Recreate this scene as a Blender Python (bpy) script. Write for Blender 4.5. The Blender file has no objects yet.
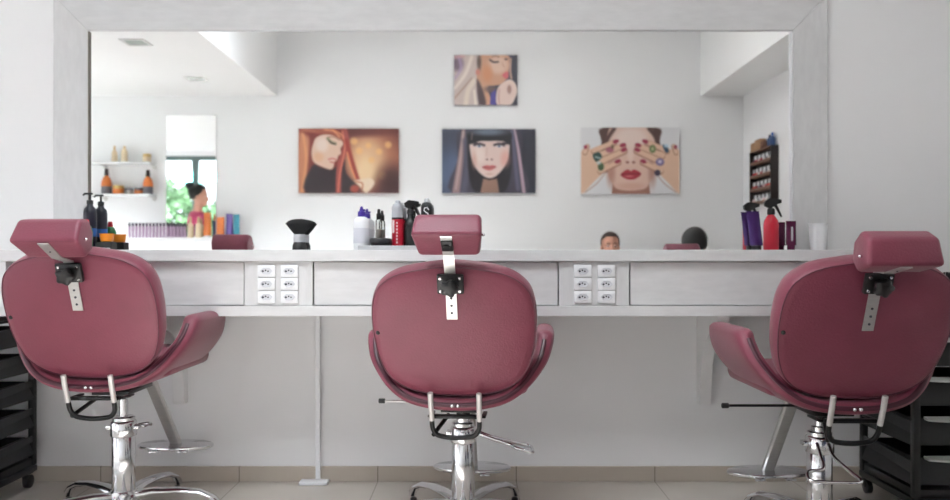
import bpy, bmesh, math, random
from mathutils import Vector, Matrix, noise
random.seed(7)
PI = math.pi
R = math.radians
SC = bpy.context.scene
C = SC.collection

# ------------------------------------------------------------ camera, world, light, exposure
F = 787.0
cam_d = bpy.data.cameras.new('camera')
cam = bpy.data.objects.new('camera', cam_d); C.objects.link(cam)
cam.location = (0, 0, 1.0); cam.rotation_euler = (PI/2, 0, 0)
cam_d.sensor_width = 36.0; cam_d.lens = F/950*36
cam_d.shift_y = 6/950
cam_d.clip_start = 0.02
cam_d.dof.use_dof = True; cam_d.dof.focus_distance = 2.65; cam_d.dof.aperture_fstop = 2.2
SC.camera = cam
SC.view_settings.view_transform = 'Standard'; SC.view_settings.look = 'None'
SC.view_settings.gamma = 1.0; SC.view_settings.use_curve_mapping = False
SC.view_settings.exposure = 0.30

w = bpy.data.worlds.new('world'); SC.world = w; w.use_nodes = True
bg = w.node_tree.nodes['Background']; bg.inputs[0].default_value = (0.86, 0.93, 1.0, 1); bg.inputs[1].default_value = 3.0

def area(name, loc, rot, sx, sy, power, col=(1,1,1)):
    l = bpy.data.lights.new(name, 'AREA'); l.shape = 'RECTANGLE'; l.size = sx; l.size_y = sy; l.energy = power; l.color = col
    o = bpy.data.objects.new(name, l); C.objects.link(o); o.location = loc; o.rotation_euler = rot
    return o
# unseen lamp over the street, standing in for sky through the shop front
st_l = area('street_sky_daylight', (-4.3, 5.3, 3.9), (0, 0, 0), 3.0, 2.4, 7600, (0.90, 0.95, 1.0))
st_l.rotation_euler = (Vector((-3.2, 0.6, 0.9))-st_l.location).to_track_quat('-Z', 'Y').to_euler()
sun_d = bpy.data.lights.new('added_sun', 'SUN'); sun_d.energy = 22; sun_d.angle = R(3); sun_d.color = (0.95, 0.98, 1.0)
added_sun = bpy.data.objects.new('added_sun', sun_d); C.objects.link(added_sun); added_sun.location = (-1, 1, 8)  # sun added above the skylight, its light bounces off the unseen floor
added_sun.rotation_euler = Vector((0.0, 0.055, -1.0)).to_track_quat('-Z', 'Y').to_euler()
area('added_skylight_fill', (-0.7, 1.6, 3.56), (0, 0, 0), 1.6, 1.0, 70, (0.92, 0.965, 1.0))  # added lamp over the made-up skylight, brightens the room from above
area('added_ceiling_lamp', (0.5, 1.4, 3.33), (0, 0, 0), 1.2, 0.6, 14, (1.0, 0.99, 0.96))  # added fill lamp under the unseen high ceiling

# ------------------------------------------------------------ materials
def lin(c):
    c = c/255.0
    return c/12.92 if c <= 0.04045 else ((c+0.055)/1.055)**2.4
def col(r, g, b): return (lin(r), lin(g), lin(b), 1)
MATS = {}
def mat(name, rgb, rough=0.5, metal=0.0, var=0.04, scale=8.0, bump=0.0, bscale=60.0, trans=0.0, coat=0.0, stretch=None, sheen=0.0, ior=None, detail=3.0):
    if name in MATS: return MATS[name]
    m = bpy.data.materials.new(name); m.use_nodes = True
    nt = m.node_tree; N = nt.nodes; L = nt.links
    b = N['Principled BSDF']
    tc = N.new('ShaderNodeTexCoord'); mp = N.new('ShaderNodeMapping')
    L.new(tc.outputs['Object'], mp.inputs[0])
    if stretch: mp.inputs['Scale'].default_value = stretch
    n = N.new('ShaderNodeTexNoise'); n.inputs['Scale'].default_value = scale; n.inputs['Detail'].default_value = detail
    L.new(mp.outputs[0], n.inputs['Vector'])
    cr = N.new('ShaderNodeValToRGB')
    c = col(*rgb)
    cr.color_ramp.elements[0].position = 0.3; cr.color_ramp.elements[1].position = 0.7
    cr.color_ramp.elements[0].color = tuple(max(0, x*(1-var)) for x in c[:3])+(1,)
    cr.color_ramp.elements[1].color = tuple(min(1, x*(1+var)) for x in c[:3])+(1,)
    L.new(n.outputs['Fac'], cr.inputs[0]); L.new(cr.outputs[0], b.inputs['Base Color'])
    b.inputs['Roughness'].default_value = rough; b.inputs['Metallic'].default_value = metal
    b.inputs['Transmission Weight'].default_value = trans
    b.inputs['Coat Weight'].default_value = coat
    b.inputs['Sheen Weight'].default_value = sheen
    if ior: b.inputs['IOR'].default_value = ior
    if bump:
        n2 = N.new('ShaderNodeTexNoise'); n2.inputs['Scale'].default_value = bscale
        L.new(mp.outputs[0], n2.inputs['Vector'])
        bp = N.new('ShaderNodeBump'); bp.inputs['Strength'].default_value = bump; bp.inputs['Distance'].default_value = 0.004
        L.new(n2.outputs['Fac'], bp.inputs['Height']); L.new(bp.outputs[0], b.inputs['Normal'])
    MATS[name] = m
    return m

M_wall = mat('wall_paint', (240, 240, 241), 0.7, var=0.012, scale=1.5, bump=0.08, bscale=12)
M_ceil = mat('ceiling_paint', (242, 242, 242), 0.8, var=0.01, scale=2)
M_wood = mat('pale_washed_wood', (212, 212, 213), 0.42, var=0.045, scale=5, stretch=(2.5, 6, 9), bump=0.08, bscale=14, detail=6)
M_woodv = mat('pale_washed_wood_upright', (212, 212, 213), 0.42, var=0.045, scale=5, stretch=(9, 6, 2.5), bump=0.08, bscale=14, detail=6)
M_white = mat('white_lacquer', (236, 236, 236), 0.4, var=0.015)
M_plastic = mat('white_plastic', (236, 237, 240), 0.3, var=0.01)
M_gap = mat('dark_recess', (90, 88, 86), 0.7)
M_leather = mat('rose_leatherette', (120, 49, 68), 0.46, var=0.06, scale=9, bump=0.25, bscale=160, sheen=0.15)
M_leather2 = mat('rose_leatherette_piping', (94, 42, 58), 0.4, var=0.06, scale=9)
M_channel = mat('plum_leatherette_channel', (66, 22, 38), 0.35, var=0.06, scale=9)
M_chrome = mat('chrome', (222, 222, 224), 0.12, 1.0, var=0.03, scale=3)
M_alu = mat('brushed_steel', (205, 204, 202), 0.38, 0.85, var=0.05, scale=20, stretch=(1, 1, 12))
M_grip = mat('pale_grey_sleeve', (200, 196, 194), 0.35, 0.3, var=0.02)
M_black = mat('black_plastic', (24, 24, 26), 0.4, var=0.1)
M_blackm = mat('black_painted_steel', (20, 20, 22), 0.3, 0.3, var=0.1)
M_trolley = mat('trolley_black_plastic', (20, 21, 23), 0.45, var=0.12)
M_glass = bpy.data.materials.new('window_glass'); M_glass.use_nodes = True
def _glass(m, tint=(0.97, 0.975, 0.98, 1)):
    nt = m.node_tree; N = nt.nodes; L = nt.links
    N.remove(N['Principled BSDF'])
    t = N.new('ShaderNodeBsdfTransparent'); t.inputs[0].default_value = tint
    g = N.new('ShaderNodeBsdfGlossy'); g.inputs['Roughness'].default_value = 0.02
    fr = N.new('ShaderNodeFresnel'); fr.inputs[0].default_value = 1.45
    mx = N.new('ShaderNodeMixShader')
    L.new(fr.outputs[0], mx.inputs[0]); L.new(t.outputs[0], mx.inputs[1]); L.new(g.outputs[0], mx.inputs[2])
    L.new(mx.outputs[0], N['Material Output'].inputs[0])
_glass(M_glass)
M_clear = bpy.data.materials.new('clear_plastic'); M_clear.use_nodes = True
_glass(M_clear, (0.86, 0.88, 0.87, 1))
M_mirror = bpy.data.materials.new('mirror_silver'); M_mirror.use_nodes = True
_b = M_mirror.node_tree.nodes['Principled BSDF']
_b.inputs['Base Color'].default_value = (0.965, 0.97, 0.965, 1); _b.inputs['Metallic'].default_value = 1; _b.inputs['Roughness'].default_value = 0.0

def tile_mat(name, rgb, grout, x0, size, y0, rough, only_x=False):
    m = bpy.data.materials.new(name); m.use_nodes = True
    nt = m.node_tree; N = nt.nodes; L = nt.links; b = N['Principled BSDF']
    g = N.new('ShaderNodeNewGeometry'); s = N.new('ShaderNodeSeparateXYZ'); L.new(g.outputs['Position'], s.inputs[0])
    def line(out, off):
        a = N.new('ShaderNodeMath'); a.operation = 'SUBTRACT'; L.new(out, a.inputs[0]); a.inputs[1].default_value = off
        d = N.new('ShaderNodeMath'); d.operation = 'DIVIDE'; L.new(a.outputs[0], d.inputs[0]); d.inputs[1].default_value = size
        f = N.new('ShaderNodeMath'); f.operation = 'FRACT'; L.new(d.outputs[0], f.inputs[0])
        p = N.new('ShaderNodeMath'); p.operation = 'PINGPONG'; L.new(f.outputs[0], p.inputs[0]); p.inputs[1].default_value = 0.5
        l = N.new('ShaderNodeMath'); l.operation = 'LESS_THAN'; L.new(p.outputs[0], l.inputs[0]); l.inputs[1].default_value = 0.0032
        return l.outputs[0]
    lx = line(s.outputs[0], x0)
    if only_x: fac = lx
    else:
        mx = N.new('ShaderNodeMath'); mx.operation = 'MAXIMUM'; L.new(lx, mx.inputs[0]); L.new(line(s.outputs[1], y0), mx.inputs[1]); fac = mx.outputs[0]
    n = N.new('ShaderNodeTexNoise'); n.inputs['Scale'].default_value = 2.2; n.inputs['Detail'].default_value = 6; L.new(g.outputs['Position'], n.inputs['Vector'])
    cr = N.new('ShaderNodeValToRGB'); c = col(*rgb)
    cr.color_ramp.elements[0].position = 0.3; cr.color_ramp.elements[1].position = 0.7
    cr.color_ramp.elements[0].color = tuple(x*0.93 for x in c[:3])+(1,); cr.color_ramp.elements[1].color = tuple(min(1, x*1.05) for x in c[:3])+(1,)
    L.new(n.outputs['Fac'], cr.inputs[0])
    mi = N.new('ShaderNodeMix'); mi.data_type = 'RGBA'; L.new(fac, mi.inputs['Factor']); L.new(cr.outputs[0], mi.inputs['A']); mi.inputs['B'].default_value = col(*grout)
    L.new(mi.outputs['Result'], b.inputs['Base Color'])
    ro = N.new('ShaderNodeMath'); ro.operation = 'MULTIPLY_ADD'; L.new(fac, ro.inputs[0]); ro.inputs[1].default_value = 0.5; ro.inputs[2].default_value = rough
    L.new(ro.outputs[0], b.inputs['Roughness'])
    return m
M_floor = tile_mat('beige_floor_tile', (190, 183, 175), (120, 113, 106), -1.045, 0.614, 3.5-0.56, 0.22)
M_base = tile_mat('beige_skirting_tile', (186, 176, 164), (120, 112, 104), -1.045, 0.614, 0, 0.3, True)

# ------------------------------------------------------------ mesh helpers
def BM(): return bmesh.new()
def box(bm, x0, x1, y0, y1, z0, z1, M=None):
    vs = [bm.verts.new(Vector(p)) for p in ((x0,y0,z0),(x1,y0,z0),(x1,y1,z0),(x0,y1,z0),(x0,y0,z1),(x1,y0,z1),(x1,y1,z1),(x0,y1,z1))]
    if M is not None:
        for v in vs: v.co = M @ v.co
    for f in ((0,3,2,1),(4,5,6,7),(0,1,5,4),(1,2,6,5),(2,3,7,6),(3,0,4,7)): bm.faces.new([vs[i] for i in f])
    return vs
def rbox(bm, x0, x1, y0, y1, z0, z1, r=0.004, seg=2, M=None):
    b = bmesh.new(); box(b, x0, x1, y0, y1, z0, z1)
    bmesh.ops.bevel(b, geom=b.edges[:], offset=r, segments=seg, profile=0.5, affect='EDGES')
    merge(bm, b, M)
def merge(bm, b, M=None):
    mp = {}
    for v in b.verts: mp[v] = bm.verts.new(M @ v.co if M is not None else v.co)
    for f in b.faces:
        try: bm.faces.new([mp[v] for v in f.verts])
        except ValueError: pass
    b.free()
def loft(bm, rings, cap=True, closed=True):
    rr = [[bm.verts.new(Vector(p)) for p in ring] for ring in rings]
    n = len(rr[0])
    for a, b in zip(rr[:-1], rr[1:]):
        for i in range(n if closed else n-1):
            j = (i+1) % n
            bm.faces.new((a[i], a[j], b[j], b[i]))
    if cap:
        bm.faces.new(list(reversed(rr[0]))); bm.faces.new(rr[-1])
    return rr
def lathe(bm, prof, seg=24, o=(0,0,0), M=None, sx=1.0, sy=1.0):
    o = Vector(o); rings = []
    for r, z in prof:
        r = max(r, 0.0002)
        ring = []
        for i in range(seg):
            a = 2*PI*i/seg
            p = Vector((r*sx*math.cos(a), r*sy*math.sin(a), z))
            if M is not None: p = M @ p
            ring.append(p+o)
        rings.append(ring)
    loft(bm, rings)
def tube(bm, pts, r, seg=12, closed=False, flat=None, up=None):
    pts = [Vector(p) for p in pts]; n = len(pts); rings = []
    rs = r if isinstance(r, (list, tuple)) else [r]*n
    prev = None
    for i, p in enumerate(pts):
        if closed: t = pts[(i+1) % n]-pts[i-1]
        else: t = pts[min(i+1, n-1)]-pts[max(i-1, 0)]
        t.normalize()
        if prev is None:
            u = Vector(up) if up else (Vector((0,0,1)) if abs(t.z) < 0.9 else Vector((1,0,0)))
            a = t.cross(u).normalized()
        else:
            a = (prev - t*prev.dot(t)).normalized()
        prev = a; b = a.cross(t).normalized()
        fx, fy = (flat if flat else (1, 1))
        rings.append([p + (a*math.cos(2*PI*k/seg)*fx + b*math.sin(2*PI*k/seg)*fy)*rs[i] for k in range(seg)])
    if closed:
        rings.append(rings[0])
        rr = [[bm.verts.new(q) for q in ring] for ring in rings[:-1]]
        rr.append(rr[0])
        for A, B in zip(rr[:-1], rr[1:]):
            for k in range(seg): bm.faces.new((A[k], A[(k+1)%seg], B[(k+1)%seg], B[k]))
    else: loft(bm, rings)
def smooth_path(pts, n=6, closed=False):
    P = [Vector(p) for p in pts]; out = []
    m = len(P)
    for i in range(m if closed else m-1):
        if closed: a, b, c, d = P[i-1], P[i], P[(i+1)%m], P[(i+2)%m]
        else: a, b, c, d = P[max(i-1,0)], P[i], P[i+1], P[min(i+2,m-1)]
        for k in range(n):
            t = k/n
            out.append(0.5*((2*b)+(-a+c)*t+(2*a-5*b+4*c-d)*t*t+(-a+3*b-3*c+d)*t**3))
    if not closed: out.append(P[-1])
    return out
def ell(bm, c, rx, ry, rz, seg=20, rings=12, M=None):
    b = bmesh.new(); bmesh.ops.create_uvsphere(b, u_segments=seg, v_segments=rings, radius=1)
    T = Matrix.Translation(Vector(c)) @ (M if M is not None else Matrix()) @ Matrix.Diagonal((rx, ry, rz, 1))
    merge(bm, b, T)

def obj(name, bm, m, parent=None, smooth=40, kind=None):
    me = bpy.data.meshes.new(name)
    if bm.faces: bmesh.ops.recalc_face_normals(bm, faces=bm.faces[:])
    bm.to_mesh(me); bm.free()
    me.materials.append(m)
    if smooth:
        me.shade_smooth()
        me.set_sharp_from_angle(angle=R(smooth))
    o = bpy.data.objects.new(name, me); C.objects.link(o)
    if parent is not None: o.parent = parent
    if kind: o['kind'] = kind
    return o
def thing(name, label, cat, loc=(0,0,0), rz=0, group=None):
    o = bpy.data.objects.new(name, None); C.objects.link(o); o.empty_display_size = 0.1
    o.location = loc; o.rotation_euler = (0, 0, rz); tag(o, label, cat, group)
    return o
def tag(o, label, cat, group=None):
    o['label'] = label; o['category'] = cat
    if group: o['group'] = group
    return o
def struct(name, bm, m, parent=None, smooth=None): return obj(name, bm, m, parent, smooth, None if parent else 'structure')
def rehome(o, loc):
    """move a world-space mesh object's origin to loc"""
    o.data.transform(Matrix.Translation(-Vector(loc))); o.location = loc
    return o
# ------------------------------------------------------------ the room
XL, XR, YB, YF = -5.0, 2.5, -0.35, 3.5
ZH, ZD = 3.4, 2.49
b = BM(); box(b, XL-0.1, XR+0.1, YB-0.1, YF+0.12, -0.1, 0); struct('floor', b, M_floor)
b = BM(); SX0, SX1, SY0, SY1 = -1.55, 0.10, 1.05, 2.15
box(b, -1.84, SX0, YB, YF, ZH, ZH+0.1); box(b, SX1, XR, YB, YF, ZH, ZH+0.1); box(b, SX0, SX1, YB, SY0, ZH, ZH+0.1); box(b, SX0, SX1, SY1, YF, ZH, ZH+0.1); struct('ceiling', b, M_ceil)
b = BM()
for q in ((SX0, SX1, SY0, SY0+0.04), (SX0, SX1, SY1-0.04, SY1), (SX0, SX0+0.04, SY0+0.04, SY1-0.04), (SX1-0.04, SX1, SY0+0.04, SY1-0.04)): box(b, *q, ZH+0.02, ZH+0.14)
skl = struct('added_skylight_1', b, mat('white_aluminium', (222, 224, 222), 0.4, 0.1))  # skylight added out of view to let light into the room
b = BM(); box(b, SX0+0.04, SX1-0.04, SY0+0.04, SY1-0.04, ZH+0.09, ZH+0.096); obj('pane', b, M_glass, skl, None)
b = BM(); box(b, XL, -1.84, YB, YF, ZD, ZH+0.1); struct('ceiling', b, M_ceil)
b = BM(); box(b, 2.1, XR, YB, YF, ZD, ZH); struct('trim_1', b, M_ceil)
# front wall (behind the mirror) with the shop front opening x -4.9..-3.55
b = BM(); box(b, -3.55, XR, YF, YF+0.12, 0, ZH); box(b, XL, -4.9, YF, YF+0.12, 0, ZH); box(b, -4.9, -3.55, YF, YF+0.12, 2.42, ZH)
struct('wall_front', b, M_wall)
b = BM(); box(b, XL, XR, YB-0.1, YB, 0, ZH); struct('wall_back', b, M_wall)
b = BM(); box(b, XR, XR+0.1, YB, YF, 0, ZH); struct('wall_right', b, M_wall)
b = BM(); box(b, XL-0.12, XL, YB, YF, 0, ZH); struct('wall_left', b, M_wall)
b = BM(); rbox(b, -3.55, 1.5+1.0, YF-0.012, YF, 0, 0.0665, 0.0015, 1); struct('baseboard_front', b, M_base)
b = BM(); box(b, XL, XR, YB, YB+0.012, 0, 0.0665); struct('baseboard_back', b, M_base)
b = BM(); box(b, XR-0.012, XR, YB+0.012, YF-0.012, 0, 0.0665); struct('baseboard_right', b, M_base)
M_frame = mat('dark_green_grey_aluminium', (96, 112, 108), 0.4, 0.5)
# shop front door beside the mirror wall
b = BM()
for (x0, x1, z0, z1) in ((-4.9, -4.84, 0, 2.42), (-3.61, -3.55, 0, 2.42), (-4.84, -3.61, 2.36, 2.42), (-4.84, -3.61, 0, 0.06), (-4.02, -3.93, 0.06, 2.36)):
    box(b, x0, x1, YF+0.02, YF+0.08, z0, z1)
df = struct('door_1', b, M_frame)
b = BM(); box(b, -4.84, -4.02, YF+0.047, YF+0.053, 0.06, 2.36); box(b, -3.93, -3.61, YF+0.047, YF+0.053, 0.06, 2.36); obj('pane', b, M_glass, df, None)
b = BM(); tube(b, [(-4.08, YF+0.0, 0.9), (-4.08, YF-0.03, 0.92), (-4.08, YF-0.03, 1.3), (-4.08, YF+0.0, 1.32)], 0.012); obj('door_handle', b, M_alu, df)

# street outside
M_pave = mat('pavement_concrete', (176, 174, 168), 0.9, var=0.08, scale=3)
b = BM(); box(b, -16, 6, YF+0.12, 16, -0.12, -0.02); box(b, -16, XL-0.12, -6, YF+0.12, -0.12, -0.02); g = struct('floor', b, M_pave)
M_leaf = mat('tree_leaves', (70, 104, 66), 0.7, var=0.4, scale=9)
M_bark = mat('tree_bark', (84, 70, 58), 0.9, var=0.2, bump=0.4)
def tree(x, y, h, r, label):
    t = thing('street_tree', label, 'tree', (x, y, -0.02), 0, 'street trees beyond the shop front')
    b = BM(); tube(b, [(0,0,0),(0.04,0,h*0.4),(-0.03,0.03,h*0.75)], [0.09,0.07,0.04], 10)
    for a in (0.3, 2.2, 4.4): tube(b, [(0.02,0,h*0.42),(math.cos(a)*r*0.5,math.sin(a)*r*0.5,h*0.7)], [0.045,0.02], 8)
    obj('trunk', b, M_bark, t)
    b = BM()
    for k in range(3000):
        th = random.uniform(0, 2*PI); ph = math.acos(random.uniform(-1, 1)); q = random.uniform(0.55, 1)**0.6
        lump = 1+0.25*math.sin(3*th+ph*4)
        p = Vector((math.cos(th)*math.sin(ph)*r*q*lump, math.sin(th)*math.sin(ph)*r*q*lump, h*0.68+math.cos(ph)*r*0.95*q*lump))
        s = random.uniform(0.06, 0.12); Q = Matrix.Rotation(random.uniform(0, 6.3), 3, Vector((random.random()-.5, random.random()-.5, random.random()-.5)).normalized())
        vs = [b.verts.new(p+Q@Vector(v)*s) for v in ((-1,0,0),(0,-0.5,0.12),(1,0,0),(0,0.5,0.12))]
        b.faces.new(vs)
    obj('crown', b, M_leaf, t, None)
tree(-5.72, 7.2, 2.25, 0.85, 'green leafy street tree outside, left one seen in the small back mirror')
tree(-5.0, 9.4, 2.2, 0.8, 'green leafy street tree outside, further one behind the glass door')
b = BM()
M_awn = mat('teal_awning_canvas', (70, 158, 150), 0.7)
for k in range(2): pass
loft(b, [[(x, 5.1, 2.20), (x, 5.7, 2.46), (x, 5.72, 2.43), (x, 5.12, 2.17)] for x in (-4.86, -4.2)])
aw = thing('market_awning', 'teal canvas awning on posts out in the street', 'awning', (-4.65, 5.4, -0.02))
o = obj('canvas', b, M_awn, aw); o.data.transform(Matrix.Translation((4.65, -5.4, 0.02)))
for x in (-0.1, 0.4):
    b = BM(); tube(b, [(x, 0.2, 0), (x, 0.2, 2.33)], 0.02, 8); obj('post', b, M_alu, aw)

# recessed square downlights in the lowered ceiling
def downlight(x, y, label):
    t = thing('ceiling_downlight', label, 'ceiling light', (x, y, ZD), 0, 'square downlights in the lowered ceiling')
    b = BM(); s = 0.085
    for (x0, x1, y0, y1) in ((-s, s, -s, -s+0.02), (-s, s, s-0.02, s), (-s, -s+0.02, -s+0.02, s-0.02), (s-0.02, s, -s+0.02, s-0.02)): box(b, x0, x1, y0, y1, -0.006, 0)
    obj('trim_ring', b, M_alu, t, None)
    b = BM(); rbox(b, -s+0.021, s-0.021, -s+0.021, s-0.021, -0.004, 0, 0.001, 1); obj('diffuser', b, mat('frosted_glass_grey', (168, 176, 168), 0.25), t, None)
downlight(-2.36, 1.5, 'square recessed downlight in lowered ceiling, the one nearer the big mirror')
downlight(-2.34, 0.37, 'square recessed downlight in lowered ceiling, the one nearer the shelves')
# housing of the added ceiling lamp, out of view
t = thing('added_ceiling_light', 'long white housing of the added fill lamp on the high ceiling', 'ceiling light', (0.5, 1.4, ZH))
b = BM(); rbox(b, -0.63, 0.63, -0.33, 0.33, -0.05, 0, 0.006); obj('housing', b, M_white, t)

# ------------------------------------------------------------ mirror with its pale wooden frame
YM = 3.49
fx0, fx1, ix0, ix1, zi, zo, zb = -1.864, 1.559, -1.711, 1.405, 1.998, 2.153, 1.0255
mt = thing('framed_wall_mirror', 'huge rectangular wall mirror in a broad pale wood frame', 'mirror', (-0.15, YF, zb))
def T0(b, l):
    bmesh.ops.translate(b, verts=b.verts[:], vec=-Vector(l)); return b
ml = (-0.15, YF, zb)
b = BM(); box(b, ix0-0.01, ix1+0.01, YM, YF-0.001, zb, zi+0.01); obj('glass', T0(b, ml), M_mirror, mt, None)
def prism(pts, y0, y1):
    b = BM(); loft(b, [[(x, y0, z) for x, z in pts], [(x, y1, z) for x, z in pts]])
    bmesh.ops.recalc_face_normals(b, faces=b.faces[:])
    bmesh.ops.bevel(b, geom=b.edges[:], offset=0.002, segments=1, affect='EDGES'); return b
e = 0.0006
obj('frame_rail', T0(prism([(fx0+e, zo), (fx1-e, zo), (ix1-e, zi), (ix0+e, zi)], 3.477, YF-0.001), ml), M_wood, mt, None)
obj('frame_stile', T0(prism([(fx0, zb), (ix0, zb), (ix0, zi), (fx0, zo)], 3.477, YF-0.001), ml), M_woodv, mt, None)
obj('frame_stile', T0(prism([(ix1, zb), (fx1, zb), (fx1, zo), (ix1, zi)], 3.477, YF-0.001), ml), M_woodv, mt, None)
# thin dark strip painting the shade of the frame's inner side
b = BM(); box(b, ix0, ix0+0.004, 3.479, YM, zb, zi-0.0045); obj('painted_shade_strip', T0(b, ml), mat('shadow_grey_strip', (120, 112, 104), 0.5), mt, None)
b = BM(); box(b, ix1-0.012, ix1, 3.485, YM, zb, zi-0.0045); obj('edge_strip', T0(b, ml), M_plastic, mt, None)

# ------------------------------------------------------------ worktop and drawer cabinet
CL, CR = -1.93, 1.62
ZT = 1.0245
b = BM(); rbox(b, CL, CR, 3.10, YF, 0.9785, ZT, 0.002, 1)
o = tag(obj('worktop', b, M_wood, None, 30), 'long pale washed-wood worktop under the big mirror', 'worktop'); rehome(o, (-0.15, 3.3, 0.9785))
cl = (-0.15, 3.3, 0.762)
ca = thing('drawer_cabinet', 'pale washed-wood wall cabinet with drawers hung beneath the worktop', 'cabinet', cl)
def cpx(x, d=3.118): return (x-475)/F*d
b = BM(); rbox(b, CL, CR, 3.106, YF, 0.762, 0.8025, 0.0015, 1); obj('bottom_board', T0(b, cl), M_wood, ca, 30)
b = BM(); box(b, CL+0.02, CR-0.02, 3.46, YF, 0.8025, 0.978); obj('back_board', T0(b, cl), M_wood, ca, None)
for x0, x1, nm in ((CL, cpx(7), 'end_panel'), (cpx(858), CR, 'end_panel'), (cpx(244.6), cpx(312.6), 'socket_panel'), (cpx(559), cpx(629), 'socket_panel')):
    b = BM(); rbox(b, x0, x1, 3.110 if nm == 'end_panel' else 3.116, 3.46, 0.803, 0.978, 0.001, 1); obj(nm, T0(b, cl), M_woodv, ca, 30)
for x0, x1 in ((cpx(18.5), cpx(243.4)), (cpx(314), cpx(557.8)), (cpx(630.6), cpx(856))):
    b = BM(); rbox(b, x0, x1, 3.122, 3.142, 0.8055, 0.9755, 0.0015, 1); rbox(b, x0+0.01, x1-0.01, 3.15, 3.44, 0.812, 0.94, 0.002, 1)
    box(b, x0+0.02, x1-0.02, 3.1425, 3.1495, 0.82, 0.94)
    obj('drawer', T0(b, cl), M_wood, ca, 30)
# sockets
M_slot = mat('socket_slot_dark', (52, 54, 66), 0.5)
def socket(px, py, label):
    X = cpx(px, 3.108); Z = 1-(py-256)/F*3.108
    t = thing('power_socket', label, 'power socket', (X, 3.1155, Z), 0, 'white power sockets on the cabinet')
    b = BM(); rbox(b, -0.0345, 0.0345, -0.010, 0, -0.0242, 0.0242, 0.003, 2); obj('cover_plate', b, M_plastic, t)
    # hexagonal recessed socket face with raised rim
    b = BM()
    hx = [(-0.024, 0), (-0.013, 0.0125), (0.013, 0.0125), (0.024, 0), (0.013, -0.0125), (-0.013, -0.0125)]
    loft(b, [[(x, -0.0103, z) for x, z in hx], [(x*0.96, -0.0125, z*0.96) for x, z in hx], [(x*0.86, -0.0125, z*0.84) for x, z in hx], [(x*0.8, -0.0106, z*0.76) for x, z in hx]])
    obj('socket_face', b, mat('socket_grey_white', (214, 216, 222), 0.35), t)
    b = BM()
    Q = Matrix.Rotation(PI/2, 3, 'X')
    hs = obj('arrow_mark', b, M_slot, t) if False else None
    for x, z in ((-0.0095, -0.001), (0.0, 0.0025), (0.0095, -0.001)):
        b = BM(); lathe(b, [(0.0032, 0), (0.0032, 0.0012)], 12, (x-0.002, -0.0108, z), Q); obj('pin_hole', b, M_slot, t)
    b = BM()
    loft(b, [[(x, -0.0128, z) for x, z in ((-0.0175, -0.001), (-0.013, 0.0042), (-0.013, -0.0058))], [(x, -0.0108, z) for x, z in ((-0.0175, -0.001), (-0.013, 0.0042), (-0.013, -0.0058))]])
    obj('arrow_mark', b, M_slot, t)
for side, xs in (('left', (266.4, 289.4)), ('right', (582.8, 606.6))):
    for ci, px in enumerate(xs):
        for ri, py in enumerate((271.0, 284.0, 297.0)):
            socket(px, py, 'white power socket, %s one in the %s column of the %s socket panel' % (('top', 'middle', 'bottom')[ri], ('left', 'right')[ci], side))
# corbel brackets and cable duct
def corbel(x0, x1, label):
    o = Vector((x0, YF, 0.348))
    b = BM()
    prof = [(0, 0.001), (-0.045, 0.001), (-0.05, 0.02), (-0.055, 0.08), (-0.075, 0.18), (-0.115, 0.26), (-0.18, 0.32), (-0.24, 0.345), (-0.3, 0.355), (-0.3, 0.413), (0, 0.413)]
    loft(b, [[(0, y, z) for y, z in prof], [(x1-x0, y, z) for y, z in prof]])
    bmesh.ops.recalc_face_normals(b, faces=b.faces[:])
    bmesh.ops.bevel(b, geom=b.edges[:], offset=0.0012, segments=1, affect='EDGES')
    ob = tag(obj('shelf_bracket', b, M_white, None, 30), label, 'bracket', 'white curved brackets under the cabinet'); ob.location = o
corbel(-1.325, -1.275, 'white curved wooden bracket under the cabinet beside the left salon chair')
corbel(0.985, 1.035, 'white curved wooden bracket under the cabinet beside the right salon chair')
dt = thing('cable_duct', 'thin white vertical cable duct running down the wall to the floor', 'cable duct', (-0.694, YF, 0))
b = BM(); rbox(b, -0.010, 0.010, -0.028, -0.0125, 0.014, 0.7615, 0.001, 1); b2 = obj('trunking', b, M_plastic, dt, 30)
b2.location = (0, 0, 0)
b = BM(); rbox(b, -0.074, 0.05, -0.075, -0.0125, 0.0005, 0.0135, 0.003, 2); obj('floor_plate', b, M_plastic, dt, 30)
# ------------------------------------------------------------ salon chairs
def back_outline(w, zt, zb, n=96):
    """rounded trapezoid: broad domed top, narrower rounded bottom (x, z) counter-clockwise"""
    P = [(0, zt), (-0.36*w, zt-0.010), (-0.67*w, zt-0.030), (-0.885*w, zt-0.072), (-0.975*w, zt-0.128), (-1.0*w, zt-0.20), (-0.985*w, zt-0.275), (-0.945*w, zt-0.335), (-0.86*w, zb+0.086), (-0.72*w, zb+0.044), (-0.52*w, zb+0.017), (-0.27*w, zb+0.003), (0, zb)]
    P = P+[(-x, z) for x, z in reversed(P[1:-1])]
    q = smooth_path([(x, 0, z) for x, z in P], 5, True)
    return [(p.x, p.z) for p in q]
def inset(pts, d):
    n = len(pts); out = []
    for i in range(n):
        a = Vector(pts[i-1]); b_ = Vector(pts[(i+1) % n]); t = (b_-a).normalized()
        nrm = Vector((-t.y, t.x))
        out.append((pts[i][0]+nrm.x*d, pts[i][1]+nrm.y*d))
    return out
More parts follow.
